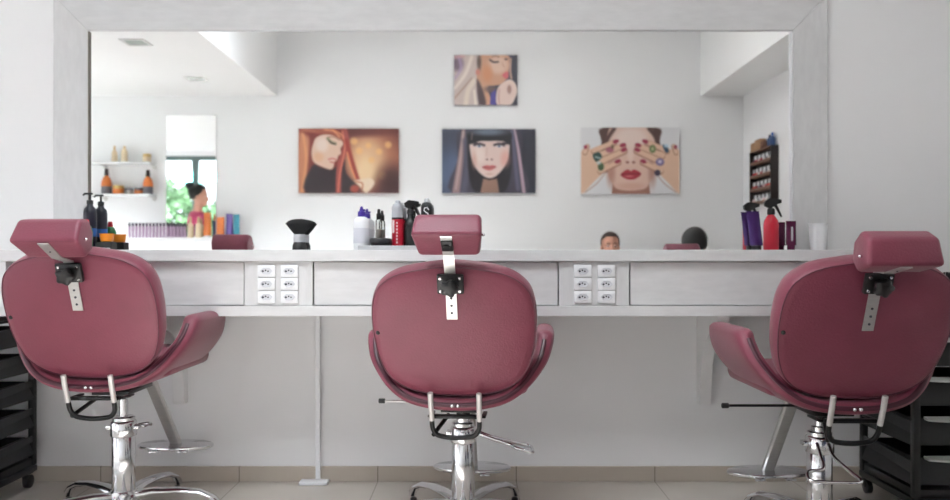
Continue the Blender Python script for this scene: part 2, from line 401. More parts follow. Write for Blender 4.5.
def make_chair(loc, yaw, lift, label, fdx=0.0, fdz=0.0, head=(-0.455, 1.07), W=0.276, hdx=0.0, htilt=0, cz_=0.945, sz_=0.805, base_rot=0, pedal=None, lever=True, strip_top=None):
    t = thing('salon_chair', label, 'salon chair', (loc[0], loc[1], 0), yaw, 'salon chairs in front of the mirror')
    L = lift
    # ---- base: five curved chrome legs, hub, column
    b = BM(); lathe(b, [(0.03, 0.045), (0.058, 0.05), (0.062, 0.075), (0.055, 0.095), (0.046, 0.104)], 28)
    obj('base_hub', b, M_chrome, t)
    for k in range(5):
        a = base_rot + k*2*PI/5; LS = 1.10
        rings = []
        for (r, z, hw, hh) in ((0.04, 0.082, 0.028, 0.020), (0.11, 0.094, 0.026, 0.016), (0.20, 0.096, 0.024, 0.014), (0.28, 0.086, 0.022, 0.013), (0.33, 0.066, 0.021, 0.013), (0.354, 0.042, 0.019, 0.012), (0.360, 0.024, 0.014, 0.007)):
            ring = []
            tilt = 0 if r < 0.2 else (0.5 if r < 0.31 else 1.2)
            for q in range(12):
                an = 2*PI*q/12
                x = math.cos(an)*hw; zz = math.sin(an)*hh
                rr = r+zz*math.sin(tilt); z2 = z+zz*math.cos(tilt)
                ring.append((rr*math.sin(a)+x*math.cos(a), rr*math.cos(a)-x*math.sin(a), z2))
            rings.append(ring)
        b = BM(); loft(b, rings); lg = obj('leg', b, M_chrome, t)
        b = BM(); lathe(b, [(0.012, 0.0), (0.014, 0.004), (0.013, 0.016), (0.008, 0.02)], 16, (0.350*math.sin(a), 0.350*math.cos(a), 0)); obj('rubber_foot', b, M_black, lg)
    b = BM(); lathe(b, [(0.040, 0.10), (0.0425, 0.106), (0.0425, 0.308), (0.040, 0.312)], 36); obj('column_cover', b, M_chrome, t)
    b = BM(); lathe(b, [(0.036, 0.312), (0.047, 0.3125), (0.048, 0.316), (0.048, 0.362), (0.045, 0.368), (0.041, 0.371), (0.041, 0.383), (0.036, 0.386), (0.0, 0.386)], 36)
    rbox(b, -0.062, -0.044, -0.018, 0.018, 0.336, 0.352, 0.003)
    rbox(b, 0.044, 0.062, -0.014, 0.014, 0.338, 0.351, 0.003)
    obj('pump_collar', b, M_chrome, t)
    b = BM(); lathe(b, [(0.016, 0.386), (0.016, 0.43+L)], 20); 
    lathe(b, [(0.027, 0.386), (0.0275, 0.402), (0.018, 0.405)], 24) if L < 0.03 else None
    obj('piston', b, M_chrome, t)
    b = BM(); lathe(b, [(0.02, 0.412+L), (0.026, 0.414+L), (0.026, 0.437+L), (0.02, 0.438+L)], 20); obj('piston_sleeve', b, M_black, t)
    # pump lever loop
    if pedal is not None:
        pa, drop, ln, wd = pedal
        Q = Matrix.Rotation(pa, 3, 'Z')
        pts = [(0.045, -0.012, 0.350), (0.11, -0.014, 0.344-drop*0.35), (0.045+ln*0.62, -0.018, 0.344-drop*0.72), (0.045+ln*0.72, -0.05, 0.342-drop*0.78), (0.045+ln*0.97, -0.055, 0.34-drop*0.95), (0.045+ln, -0.035, 0.34-drop), (0.045+ln, 0.02, 0.34-drop), (0.045+ln*0.93, 0.045, 0.34-drop*0.95), (0.045+ln*0.7, 0.035, 0.342-drop*0.76), (0.11, 0.012, 0.344-drop*0.33), (0.045, 0.012, 0.350)]
        b = BM(); tube(b, [Q @ Vector((p.x, p.y*wd, p.z)) for p in smooth_path(pts, 5)], 0.0062, 10); obj('pump_pedal', b, M_chrome, t)
    else:
        b = BM(); Q = Matrix.Rotation(R(10), 3, 'Z'); tube(b, [Q @ Vector(p) for p in ((0.045, 0, 0.349), (0.085, -0.03, 0.352), (0.10, -0.005, 0.352), (0.085, 0.02, 0.352), (0.05, 0.012, 0.349))], 0.006, 10); obj('pump_pedal', b, M_chrome, t)
    # ---- carrier frame under the seat
    b = BM(); rbox(b, -0.07, 0.07, -0.11, 0.10, 0.440+L, 0.456+L, 0.003); rbox(b, -0.035, 0.035, -0.05, 0.05, 0.4385+L, 0.4455+L, 0.002)
    rbox(b, -0.018, 0.018, 0.10, 0.20, 0.43+L, 0.448+L, 0.003)
    obj('seat_plate', b, M_blackm, t)
    # ---- tub: swept U of arms and under-seat shell
    N = 44
    U = smooth_path([(-0.326, 0, 0.718), (-0.322, 0, 0.68), (-0.303, 0, 0.625), (-0.25, 0, 0.552), (-0.185, 0, 0.502), (-0.10, 0, 0.477), (0, 0, 0.470), (0.10, 0, 0.477), (0.185, 0, 0.502), (0.25, 0, 0.552), (0.303, 0, 0.625), (0.322, 0, 0.68), (0.326, 0, 0.718)], 5)
    n = len(U)
    rings = []; rim = []
    def sec(i, sc, dz=0.0):
        p = U[i]; tt = (U[min(i+1, n-1)]-U[max(i-1, 0)]).normalized(); nr = Vector((-tt.z, 0, tt.x))   # points inwards (up at the bottom)
        if nr.z < 0 and abs(p.x) < 0.2: nr = -nr
        h = max(0, min(1, (p.z-0.47)/0.30))
        yr = -0.262+0.16*h**1.25; k_ = min(1, h/0.36); yf = 0.13+0.10*k_*k_*(3-2*k_)-0.055*h**4
        arm = max(0.0, (h-0.15)/0.85)
        th = 0.048+0.022*arm**0.7  # thickness
        cy = (yr+yf)/2; hy = (yf-yr)/2; ring = []
        M = 20
        for k in range(M):
            a = 2*PI*k/M
            e = 0.42
            u = math.copysign(abs(math.cos(a))**e, math.cos(a)); v = math.copysign(abs(math.sin(a))**e, math.sin(a))
            q = p + nr*(0.023+v*th/2*sc) ; q.y = cy+u*hy*(1-(1-sc)*0.35)
            q.z += L+dz
            ring.append(q)
        return ring, yr, th, nr
    for i in range(n):
        r_, yr, th, nr = sec(i, 1.0)
        rings.append(r_)
        q = U[i]+nr*0.026; q.y = yr-0.0015; q.z += L; rim.append(q)
    first, last = [], []
    for sc, dz in ((0.9, 0.008), (0.68, 0.015), (0.3, 0.019)):
        r_, _, _, _ = sec(0, sc, dz); first.insert(0, r_)
        r_, _, _, _ = sec(n-1, sc, dz); last.append(r_)
    b = BM(); loft(b, first+rings+last); tub = obj('armrest_shell', b, M_leather, t, 60)
    b = BM(); tube(b, rim[2:-2], 0.0085, 10, flat=(1.0, 0.6)); obj('channel', b, M_channel, tub)
    # thin metal tab on right arm's inner rim
    # ---- seat cushion
    b = BM(); rbox(b, -0.245, 0.245, -0.17, 0.262, 0.515+L, 0.592+L, 0.03, 4); obj('seat', b, M_leather, t)
    # ---- backrest, leaning back
    zt, zb = 1.012, 0.532
    tilt = Matrix.Rotation(R(20), 4, 'X')   # top goes towards -y
    T = Matrix.Translation((0, -0.195, zb+L)) @ tilt @ Matrix.Translation((0, 0, -zb))
    out = back_outline(W, zt, zb)
    rings = []
    cz = (zt+zb)/2
    for d, y in ((0.20, 0.054), (0.12, 0.062), (0.06, 0.062), (0.022, 0.052), (0.006, 0.036), (0.0, 0.015), (0.0, 0.0), (0.001, -0.022), (0.005, -0.034), (0.009, -0.038), (0.030, -0.042), (0.08, -0.047), (0.14, -0.050), (0.20, -0.051)):
        if d <= 0.06: pts = inset(out, d)
        else:
            s = 1-d/0.272; base = inset(out, 0.06); s0 = 1-0.06/0.272; k = s/s0
            pts = [(x*k, cz+(z-cz)*k) for x, z in base]
        rings.append([T @ Vector((x, y, z)) for x, z in pts])
    b = BM(); loft(b, rings); bk = obj('backrest', b, M_leather, t, 60)
    b = BM(); tube(b, [T @ Vector((x, -0.0372, z)) for x, z in inset(out, 0.0065)], 0.0022, 8, closed=True); obj('piping', b, M_leather2, bk)
    for sx in (-1,):
        b = BM(); ell(b, T @ Vector((sx*(W-0.022), -0.040, 0.772)), 0.0075, 0.006, 0.0075, 12, 8); obj('button', b, M_black, bk)
    # two chrome bolts under the back
    b = BM(); 
    for x in (-0.010, 0.010):
        ell(b, (x, -0.272, 0.495+L), 0.0065, 0.006, 0.0065, 12, 8); obj('bolt', b, M_chrome, t); b = BM()
    # ---- reclining yoke
    for x in (-0.082, 0.082):
        b = BM(); tube(b, [(x, -0.283, 0.540+L), (x, -0.272, 0.50+L), (x*0.99, -0.252, 0.442+L)], 0.0092, 14); obj('yoke_sleeve', b, M_grip, t)
    b = BM()
    tube(b, smooth_path([(-0.081, -0.252, 0.443+L), (-0.079, -0.242, 0.412+L), (-0.064, -0.236, 0.389+L), (-0.034, -0.233, 0.381+L), (0, -0.233, 0.379+L), (0.034, -0.233, 0.381+L), (0.064, -0.236, 0.389+L), (0.079, -0.242, 0.412+L), (0.081, -0.252, 0.443+L)], 5), 0.0085, 12)
    rbox(b, -0.085, 0.085, -0.235, -0.215, 0.443+L, 0.457+L, 0.003)
    tube(b, [(-0.078, -0.235, 0.388+L), (-0.04, -0.12, 0.435+L)], 0.0075, 8)
    rbox(b, -0.10, -0.085, -0.22, -0.13, 0.444+L, 0.452+L, 0.002); rbox(b, 0.085, 0.10, -0.22, -0.13, 0.444+L, 0.452+L, 0.002)
    obj('yoke', b, M_blackm, t)
    if lever:
        b = BM(); tube(b, [(-0.06, -0.09, 0.455+L), (-0.12, -0.10, 0.476+L), (lever, -0.11, 0.478+L)], 0.0045, 10); lv = obj('recline_lever', b, M_blackm if lift else M_alu, t)
        b = BM(); lathe(b, [(0.006, 0), (0.009, 0.002), (0.009, 0.022), (0.006, 0.024)], 14, (lever+0.004, -0.11, 0.478+L), Matrix.Rotation(-PI/2, 3, 'Y')); obj('lever_cap', b, M_black, lv)
    # ---- headrest strip, clamp, pad
    def rear(z): # rear face y of back at height z (without lift)
        return (T @ Vector((0, -0.0525, z))).y
    def rp(z, o=0.0): return T @ Vector((0, -0.0525-o, z))
    hy, hz = head
    hz_l = hz+L
    Th = Matrix.Translation((hdx, hy, hz_l)) @ Matrix.Rotation(htilt, 4, 'X')
    P0 = Vector((0, 0.018, -0.068)); P1 = Vector((0, -0.064, -0.002)); tl = (P1-P0).normalized(); nl = Vector((0, -tl.z, tl.y)); nl = nl if nl.z < 0 else -nl
    qt_ = Th @ (P0.lerp(P1, 0.92)+nl*0.003); q2_ = Th @ (P0.lerp(P1, 0.08)+nl*0.003); top = (qt_.y, qt_.z)
    path = [rp(sz_, 0.002), rp(0.965, 0.003), rp(0.985, 0.006), Vector((hdx*0.7, q2_.y, q2_.z)), Vector((hdx, top[0], top[1]))]
    b = BM()
    rings = []
    for i, p in enumerate(path):
        a = path[max(i-1, 0)]; c = path[min(i+1, 4)]; tt = (c-a).normalized(); nr = Vector((0, tt.z, -tt.y))
        rings.append([p+Vector((s*0.0175, 0, 0))+nr*k for s, k in ((-1, -0.0018), (1, -0.0018), (1, 0.0018), (-1, 0.0018))])
    loft(b, rings); st = obj('height_strip', b, M_alu, t, None)
    Qn = Matrix.Rotation(PI/2, 3, 'X')
    b = BM()
    for z in (sz_+0.018, sz_+0.044, sz_+0.070):
        lathe(b, [(0.0042, 0), (0.0042, 0.0012)], 12, rp(z+0.005, 0.0042), Qn); obj('strip_hole', b, M_slot, st); b = BM()
    p = path[3].lerp(path[4], 0.45)
    lathe(b, [(0.0038, 0), (0.0038, 0.0012)], 12, (p.x, p.y-0.0022, p.z), Qn)
    obj('strip_hole', b, M_slot, st)
    yc = rear(0.905)
    b = BM()
    Tc = Matrix.Translation(rp(cz_, 0.012)) @ tilt
    rbox(b, -0.043, 0.043, -0.008, 0.010, -0.032, 0.034, 0.005, 2, Tc); cp = obj('clamp_plate', b, M_black, t)
    b = BM()
    for x in (-0.031, 0.031):
        for z in (-0.021, 0.023):
            b3 = bmesh.new(); lathe(b3, [(0.0055, 0), (0.0045, 0.0025), (0.001, 0.003)], 12, (0, 0, 0), Qn); merge(b, b3, Tc @ Matrix.Translation((x, -0.0082, z))); obj('screw', b, M_chrome, cp); b = BM()
    b = BM(); b3 = bmesh.new()
    rings = []
    for r0, y in ((0.017, -0.008), (0.018, -0.022), (0.026, -0.024), (0.027, -0.040), (0.022, -0.045), (0.010, -0.047)):
        rings.append([(r0*(1+0.13*math.cos(5*a))*math.cos(a), y, r0*(1+0.13*math.cos(5*a))*math.sin(a)) for a in [2*PI*k/40 for k in range(40)]])
    loft(b3, rings); merge(b, b3, Tc); obj('clamp_knob', b, M_black, cp)
    # pad
    prof = [(-0.064, -0.002, 1.0), (-0.014, 0.062, 0.92), (0.045, 0.060, 0.90), (0.066, 0.010, 0.95), (0.060, -0.048, 0.88), (0.018, -0.068, 0.85)]
    b3 = bmesh.new(); hw = 0.112
    loft(b3, [[(sx*hw*k, y, z) for y, z, k in prof] for sx in (-1, 1)])
    bmesh.ops.recalc_face_normals(b3, faces=b3.faces[:])
    bmesh.ops.bevel(b3, geom=b3.edges[:], offset=0.013, segments=4, profile=0.5, affect='EDGES')
    b = BM(); merge(b, b3, Th); pad = obj('headrest', b, M_leather, t, 50)
    b = BM(); tube(b, [Th @ Vector(p) for p in ((-hw+0.013, -0.0575, -0.002), (0, -0.0575, -0.002), (hw-0.013, -0.0575, -0.002))], 0.0012, 6); obj('crease_piping', b, M_leather2, pad)
    b = BM()
    for sx in (-1, 1):
        ell(b, Th @ Vector((sx*(hw*0.985), -0.005, -0.002)), 0.006, 0.005, 0.005, 12, 8); obj('side_screw', b, M_chrome, pad); b = BM()
    # pad mount
    if htilt == 0:
        cm = Th @ P0.lerp(P1, 0.55); Fm = Matrix(((1, 0, 0, cm.x), (0, nl.y, tl.y, cm.y), (0, nl.z, tl.z, cm.z), (0, 0, 0, 1)))
        b = BM(); rbox(b, -0.0185, 0.0185, -0.004, 0.010, -0.026, 0.024, 0.004, 2, Fm); lathe(b, [(0.010, 0), (0.009, 0.004)], 14, Fm @ Vector((0, 0.010, 0)), Fm.to_3x3() @ Matrix.Rotation(-PI/2, 3, 'X')); obj('pad_mount', b, M_black, pad)
    # ---- footrest
    b = BM()
    p0 = Vector((fdx*0.5, 0.17, 0.452+L)); p1 = Vector((fdx, 0.365, 0.130+L+fdz))
    d = (p1-p0).normalized(); nn = Vector((0, d.z, -d.y))
    loft(b, [[p+Vector((s*0.024, 0, 0))+nn*k*0.011 for s, k in ((-0.75, -1), (0.75, -1), (1, -0.6), (1, 0.6), (0.75, 1), (-0.75, 1), (-1, 0.6), (-1, -0.6))] for p in (p0, p1)])
    obj('footrest_stem', b, M_alu, t, 30)
    b = BM(); lathe(b, [(0.90, 0.113+L), (0.985, 0.113+L), (1.0, 0.117+L), (0.99, 0.124+L), (0.96, 0.1265+L), (0.3, 0.1265+L)], 48, (fdx, 0.36, 0.006+fdz), None, 0.162, 0.082)
    for sx in (-1, 1): rbox(b, fdx+sx*0.06-0.02, fdx+sx*0.06+0.02, 0.27, 0.285, 0.112+L+fdz, 0.119+L+fdz, 0.002)
    obj('footplate', b, M_chrome, t)
    return t
make_chair((-1.348, 3.02), R(-0.5), 0.045, 'rose pink salon chair at the left end, by the pump bottles', fdx=0.06, fdz=0.018, W=0.268, hdx=-0.014, head=(-0.475, 1.012), htilt=R(8), base_rot=R(12), lever=0)
make_chair((-0.044, 2.92), R(-5), 0.0, 'rose pink salon chair in the middle, pump pedal sticking out to the right', head=(-0.46, 1.068), base_rot=R(31), fdz=-0.005, cz_=0.957, sz_=0.83, lever=-0.275, pedal=(R(5), 0.055, 0.21, 1.0))
make_chair((1.210, 2.765), R(0.5), 0.018, 'dark-shaded rose salon chair at the right end, by the foam cup', fdx=-0.045, hdx=0.015, head=(-0.475, 0.985), htilt=R(27), sz_=0.785, base_rot=R(50), lever=-0.36, pedal=(R(-100), 0.07, 0.19, 1.6))

# ------------------------------------------------------------ drawer trolleys
M_lip = mat('grey_translucent_lip', (190, 192, 190), 0.3)
def trolley(x0, x1, y0, y1, ztop, n, label, lips=0):
    c = ((x0+x1)/2, (y0+y1)/2, 0)
    t = thing('salon_trolley', label, 'trolley', c, 0, 'black plastic drawer trolleys')
    hx, hy = (x1-x0)/2, (y1-y0)/2
    for sx in (-1, 1):
        for sy in (-1, 1):
            b = BM(); rbox(b, sx*hx-0.013, sx*hx+0.013, sy*hy-0.013, sy*hy+0.013, 0.098, ztop-0.03, 0.004); obj('post', b, M_trolley, t)
            b = BM()
            lathe(b, [(0.020, -0.012), (0.028, -0.010), (0.028, 0.010), (0.020, 0.012)], 20, (sx*hx*0.93, sy*(hy-0.005), 0.029), Matrix.Rotation(PI/2, 3, 'Y'))
            rbox(b, sx*hx*0.93-0.019, sx*hx*0.93-0.014, sy*(hy-0.005)-0.015, sy*(hy-0.005)+0.015, 0.03, 0.068, 0.002)
            rbox(b, sx*hx*0.93-0.019, sx*hx*0.93+0.016, sy*(hy-0.005)-0.016, sy*(hy-0.005)+0.016, 0.062, 0.07, 0.002)
            obj('caster', b, M_black, t)
    b = BM(); rbox(b, -hx-0.015, hx+0.015, -hy-0.015, hy+0.015, 0.07, 0.098, 0.006); rbox(b, -hx-0.005, hx+0.005, -hy-0.005, hy+0.005, 0.098, 0.13, 0.004); obj('base_tray', b, M_trolley, t)
    b = BM(); rbox(b, -hx-0.018, hx+0.018, -hy-0.018, hy+0.018, ztop-0.03, ztop-0.018, 0.005)
    for (a0, a1, b0, b1) in ((-hx-0.018, hx+0.018, -hy-0.018, -hy-0.008), (-hx-0.018, hx+0.018, hy+0.008, hy+0.018), (-hx-0.018, -hx-0.008, -hy-0.008, hy+0.008), (hx+0.008, hx+0.018, -hy-0.008, hy+0.008)):
        rbox(b, a0, a1, b0, b1, ztop-0.018, ztop, 0.003)
    obj('top_tray', b, M_trolley, t)
    pitch = (ztop-0.16)/n
    for k in range(n):
        z = 0.145+k*pitch; h = pitch*0.62
        # bin with outward-leaning rim, open on top
        b = BM()
        o = [(-hx+0.02, -hy+0.03), (hx-0.02, -hy+0.03), (hx-0.02, hy-0.03), (-hx+0.02, hy-0.03)]
        def rg(g, zz): return [(x+math.copysign(g, x), y+math.copysign(g*0.8, y), zz) for x, y in o]
        loft(b, [rg(-0.03, z), rg(0.0, z+h), rg(0.004, z+h+0.004), rg(-0.004, z+h+0.004), rg(-0.034, z+0.005)])
        # side runners that slope towards the front
        for sx in (-1, 1):
            loft(b, [[(sx*(hx+0.004)-0.004, y, zz) for y, zz in ((-hy-0.0, z+h*0.95), (-hy-0.0, z+h*0.45), (hy, z+h*0.75), (hy, z+h*1.1))], [(sx*(hx+0.004)+0.004, y, zz) for y, zz in ((-hy-0.0, z+h*0.95), (-hy-0.0, z+h*0.45), (hy, z+h*0.75), (hy, z+h*1.1))]])
        dr = obj('drawer_bin', b, M_trolley, t, 30)
        b = BM()
        pr = [(-hx*0.75+i*hx*1.5/10, -hy-0.004-0.028*math.sin(PI*i/10)**0.6, 0) for i in range(11)]
        loft(b, [[(x, -hy+0.03, z+h+0.000) for x, y, _ in pr]+[(x, y, z+h+0.0) for x, y, _ in reversed(pr)], [(x, -hy+0.03, z+h+0.012) for x, y, _ in pr]+[(x, y, z+h+0.006) for x, y, _ in reversed(pr)]])
        obj('handle_lip', b, M_lip if lips else M_trolley, dr, 30)
    return t
trolley(-2.34, -1.912, 3.02, 3.40, 0.757, 5, 'black plastic trolley with stacked bins on casters, left of the left salon chair')
trolley(1.64, 2.02, 2.93, 3.32, 0.90, 5, 'black plastic drawer trolley with grey handle lips, right of the right salon chair', 1)
M_bristle = mat('black_bristle', (16, 16, 18), 0.8, var=0.3)
def brush_round(x, y, z, rz, label):
    t = thing('round_hair_brush', label, 'hair brush', (x, y, z), rz, 'hair brushes on the right trolley')
    b = BM(); Q = Matrix.Rotation(PI/2, 3, 'Y'); lathe(b, [(0.008, -0.14), (0.011, -0.12), (0.009, -0.05), (0.012, -0.03)], 12, (0, 0, 0.028), Q); obj('handle', b, M_black, t)
    b = BM(); lathe(b, [(0.012, -0.03), (0.015, -0.02), (0.015, 0.07), (0.010, 0.075)], 16, (0, 0, 0.028), Q)
    for k in range(160):
        a = random.uniform(0, 6.283); xx = random.uniform(-0.018, 0.068)
        p = Vector((xx, 0.014*math.cos(a), 0.028+0.014*math.sin(a))); q = Vector((xx, 0.027*math.cos(a), 0.028+0.027*math.sin(a)))
        tube(b, [p, q], 0.0012, 4)
    obj('bristle_barrel', b, M_bristle, t)
brush_round(1.80, 2.99, 0.883, R(8), 'round black hair brush at the front of the right trolley')
brush_round(1.80, 3.08, 0.883, R(-10), 'round black hair brush behind another one on the right trolley')
t = thing('hair_clip', 'lime green hair clip lying on the right trolley', 'hair clip', (1.765, 2.935, 0.883))
b = BM(); rbox(b, -0.02, 0.02, -0.008, 0.008, 0, 0.012, 0.003); obj('jaw', b, mat('lime_plastic', (170, 190, 50), 0.4), t)
# ------------------------------------------------------------ things on the worktop
ZW = ZT
def wx(px, y): return (px-475)/F*y
def hz(py, y): return 1+(256-py)/F*y-ZW
M_navy = mat('navy_black_bottle', (26, 28, 44), 0.3)
M_bluel = mat('blue_label', (40, 96, 170), 0.4)
M_green = mat('green_bottle_plastic', (30, 110, 60), 0.3)
M_red = mat('red_bottle_plastic', (190, 22, 48), 0.3)
M_orange = mat('orange_plastic', (238, 140, 30), 0.35)
M_purple = mat('purple_metallic_tube', (74, 44, 112), 0.25, 0.4)
M_plum = mat('plum_metallic_tube', (96, 26, 68), 0.25, 0.4)
M_violetcap = mat('violet_cap', (66, 44, 150), 0.35)
M_cream = mat('cream_plastic', (226, 206, 172), 0.4)
M_silver = mat('satin_silver', (196, 198, 202), 0.3, 0.8)
M_amber = mat('amber_orange_plastic', (206, 112, 48), 0.35)
def lobj(name, prof, m, p, seg=28, **k):
    b = BM(); lathe(b, prof, seg, **k); return obj(name, b, m, p)
# pump bottle
t = thing('pump_bottle', 'tall navy black pump bottle on the worktop by the left mirror frame', 'bottle', (wx(90, 3.44), 3.44, ZW), R(0))
lobj('bottle_body', [(0.024, 0), (0.027, 0.004), (0.027, 0.165), (0.024, 0.182), (0.013, 0.194), (0.012, 0.202)], M_navy, t)
lobj('label_band', [(0.0272, 0.06), (0.0276, 0.061), (0.0276, 0.095), (0.0272, 0.096)], M_bluel, t)
b = BM(); lathe(b, [(0.013, 0.202), (0.0135, 0.204), (0.0135, 0.218), (0.006, 0.221), (0.0045, 0.222), (0.0045, 0.243)], 20); rbox(b, -0.026, 0.011, -0.007, 0.007, 0.243, 0.252, 0.003); tube(b, [(-0.024, 0, 0.247), (-0.030, 0, 0.240)], 0.004, 8); obj('pump_head', b, M_black, t)
t = thing('squeeze_bottle', 'small green bottle with red cap on the worktop behind the left headrest', 'bottle', (wx(86.5, 3.38), 3.38, ZW))
lobj('bottle_body', [(0.022, 0), (0.025, 0.005), (0.025, 0.085), (0.018, 0.103), (0.010, 0.11)], M_green, t)
lobj('cap', [(0.0115, 0.1085), (0.012, 0.111), (0.010, 0.13), (0.006, 0.133)], M_red, t)
bx = thing('product_box', 'small black box with pale lettering band on the worktop, orange dish on top', 'box', (wx(106.3, 3.43), 3.43, ZW))
b = BM(); rbox(b, -0.034, 0.034, -0.028, 0.028, 0, 0.037, 0.0015, 1); obj('carton', b, M_black, bx)
b = BM()
for k in range(9): box(b, -0.03+k*0.0068, -0.0255+k*0.0068, -0.0285, -0.0281, 0.004, 0.011)
obj('lettering_band', b, M_plastic, bx, None)
t = thing('orange_dish', 'small bright orange plastic dish sitting on the black box', 'dish', (wx(106.8, 3.43), 3.43, ZW+0.0372))
b = BM(); lathe(b, [(0.022, 0), (0.026, 0.003), (0.029, 0.030), (0.031, 0.036), (0.0285, 0.036), (0.024, 0.008), (0.001, 0.006)], 32); obj('dish_bowl', b, M_orange, t)
# neck duster
t = thing('neck_duster_brush', 'black neck duster brush with silver ferrule standing on the worktop', 'brush', (wx(299.5, 3.45), 3.45, ZW))
lobj('handle', [(0.029, 0), (0.031, 0.004), (0.030, 0.022), (0.026, 0.032), (0.024, 0.036)], M_black, t)
lobj('ferrule', [(0.0245, 0.036), (0.0258, 0.038), (0.0258, 0.068), (0.0245, 0.070)], M_silver, t)
b = BM(); lathe(b, [(0.024, 0.070), (0.032, 0.078), (0.050, 0.098), (0.0625, 0.114), (0.063, 0.119), (0.055, 0.128), (0.035, 0.1355), (0.012, 0.138)], 40, (0,0,0), None, 0.93, 0.36)
for k in range(240):
    a = random.uniform(0, 2*PI); s = random.uniform(0.3, 1)
    p = Vector((0.025*math.cos(a), 0.009*math.sin(a), 0.075)); q = Vector((0.062*math.cos(a)*s, 0.023*math.sin(a)*s, 0.118+0.0215*(1-s*s)))
    tube(b, [p, q], 0.0011, 4)
obj('bristles', b, M_bristle, t, 50)
# tray
t = thing('product_tray', 'low pale grey tray on the worktop in front of the centre bottles', 'tray', (wx(389, 3.27)+0.03, 3.275, ZW))
b = BM(); rbox(b, -0.15, 0.15, -0.07, 0.06, 0, 0.006, 0.002)
for q in ((-0.15, 0.15, -0.07, -0.066), (-0.15, 0.15, 0.056, 0.06), (-0.15, -0.146, -0.066, 0.056), (0.146, 0.15, -0.066, 0.056)): rbox(b, *q, 0.006, 0.018, 0.0012, 1)
obj('tray_body', b, mat('tray_grey_plastic', (188, 188, 190), 0.35), t, 30)
# white bottle
t = thing('shampoo_bottle', 'white bottle with violet cap at the left of the centre group', 'bottle', (wx(361.5, 3.405), 3.405, ZW))
lobj('bottle_body', [(0.031, 0), (0.034, 0.004), (0.0345, 0.120), (0.032, 0.133), (0.022, 0.142), (0.012, 0.146)], M_plastic, t)
lobj('label_band', [(0.0347, 0.03), (0.0350, 0.031), (0.0350, 0.095), (0.0347, 0.096)], mat('pale_grey_label', (214, 214, 222), 0.5), t)
b = BM(); lathe(b, [(0.014, 0.145), (0.0165, 0.147), (0.016, 0.166), (0.012, 0.170), (0.007, 0.171), (0.006, 0.186), (0.003, 0.19)], 20)
rbox(b, -0.008, 0.017, -0.004, 0.004, 0.170, 0.178, 0.002); obj('flip_cap', b, M_violetcap, t)
# clear bottle
t = thing('serum_bottle', 'slim clear bottle with black cap behind the low black jar', 'bottle', (wx(378.8, 3.43), 3.43, ZW))
lobj('bottle_body', [(0.0125, 0), (0.0145, 0.003), (0.0145, 0.125), (0.012, 0.133), (0.008, 0.136)], M_clear, t)
lobj('serum', [(0.0115, 0.002), (0.0128, 0.004), (0.0128, 0.09), (0.0128, 0.091)], mat('pale_beige_serum', (206, 196, 186), 0.3), t)
lobj('cap', [(0.0095, 0.135), (0.0105, 0.137), (0.0105, 0.158), (0.007, 0.163), (0.006, 0.178), (0.004, 0.18)], M_black, t)
t = thing('hair_wax_jar', 'low round black jar in front of the clear bottle', 'jar', (wx(380.5, 3.375), 3.375, ZW))
lobj('jar_body', [(0.040, 0), (0.044, 0.003), (0.044, 0.028), (0.042, 0.030)], M_black, t)
lobj('lid', [(0.0455, 0.030), (0.0465, 0.032), (0.0465, 0.048), (0.044, 0.051), (0.001, 0.051)], mat('charcoal_lid', (44, 44, 48), 0.35), t)
# red can
t = thing('hairspray_can', 'red and silver aerosol can standing on the worktop', 'aerosol can', (wx(397.8, 3.415), 3.415, ZW))
lobj('can_body', [(0.024, 0), (0.0262, 0.003), (0.0262, 0.134)], M_red, t)
b = BM(); box(b, -0.021, -0.013, -0.0268, -0.021, 0.075, 0.13); 
for k in range(7): box(b, -0.004, 0.002, -0.0272, -0.0255, 0.03+k*0.014, 0.038+k*0.014)
obj('label_marks', b, mat('pale_print', (230, 214, 214), 0.5), t, None)
lobj('neck_band', [(0.0265, 0.134), (0.0266, 0.136), (0.0266, 0.142)], M_black, t)
lobj('cap', [(0.0262, 0.142), (0.0264, 0.144), (0.0262, 0.186), (0.021, 0.199), (0.012, 0.205), (0.011, 0.214), (0.007, 0.217)], mat('silver_grey_cap', (176, 178, 184), 0.35, 0.3), t)
# trigger sprays
def trigger(t, z, s=1.0, flip=1):
    b = BM()
    lathe(b, [(0.012*s, z), (0.013*s, z+0.002), (0.0125*s, z+0.018*s), (0.008*s, z+0.022*s)], 18)
    f = flip
    loft(b, [[(f*x*s, y*s*k, z+zz*s) for x, y, zz in ((-0.022, -1, 0.030), (-0.022, 1, 0.030), (-0.024, 1, 0.044), (-0.024, -1, 0.044))] for k in (0.006,)] +
            [[(f*x*s, y*s*0.009, z+zz*s) for x, y, zz in ((-0.004, -1, 0.020), (-0.004, 1, 0.020), (-0.008, 1, 0.056), (-0.008, -1, 0.056))],
             [(f*x*s, y*s*0.008, z+zz*s) for x, y, zz in ((0.016, -1, 0.034), (0.016, 1, 0.034), (0.016, 1, 0.054), (0.016, -1, 0.054))],
             [(f*x*s, y*s*0.006, z+zz*s) for x, y, zz in ((0.034, -1, 0.040), (0.034, 1, 0.040), (0.034, 1, 0.051), (0.034, -1, 0.051))]])
    tube(b, [(f*0.012*s, 0, z+0.036*s), (f*0.022*s, 0, z+0.020*s), (f*0.030*s, 0, z+0.004*s), (f*0.036*s, 0, z-0.008*s)], [0.006*s, 0.005*s, 0.0042*s, 0.003*s], 8)
    return obj('trigger_head', b, M_black, t, 50)
t = thing('spray_bottle', 'black trigger spray bottle between the red can and black can', 'spray bottle', (wx(410.2, 3.42), 3.42, ZW), R(20))
lobj('bottle_body', [(0.025, 0), (0.028, 0.004), (0.028, 0.105), (0.023, 0.125), (0.013, 0.142), (0.012, 0.156)], mat('black_glossy_bottle', (34, 38, 38), 0.25), t)
trigger(t, 0.156, 1.1)
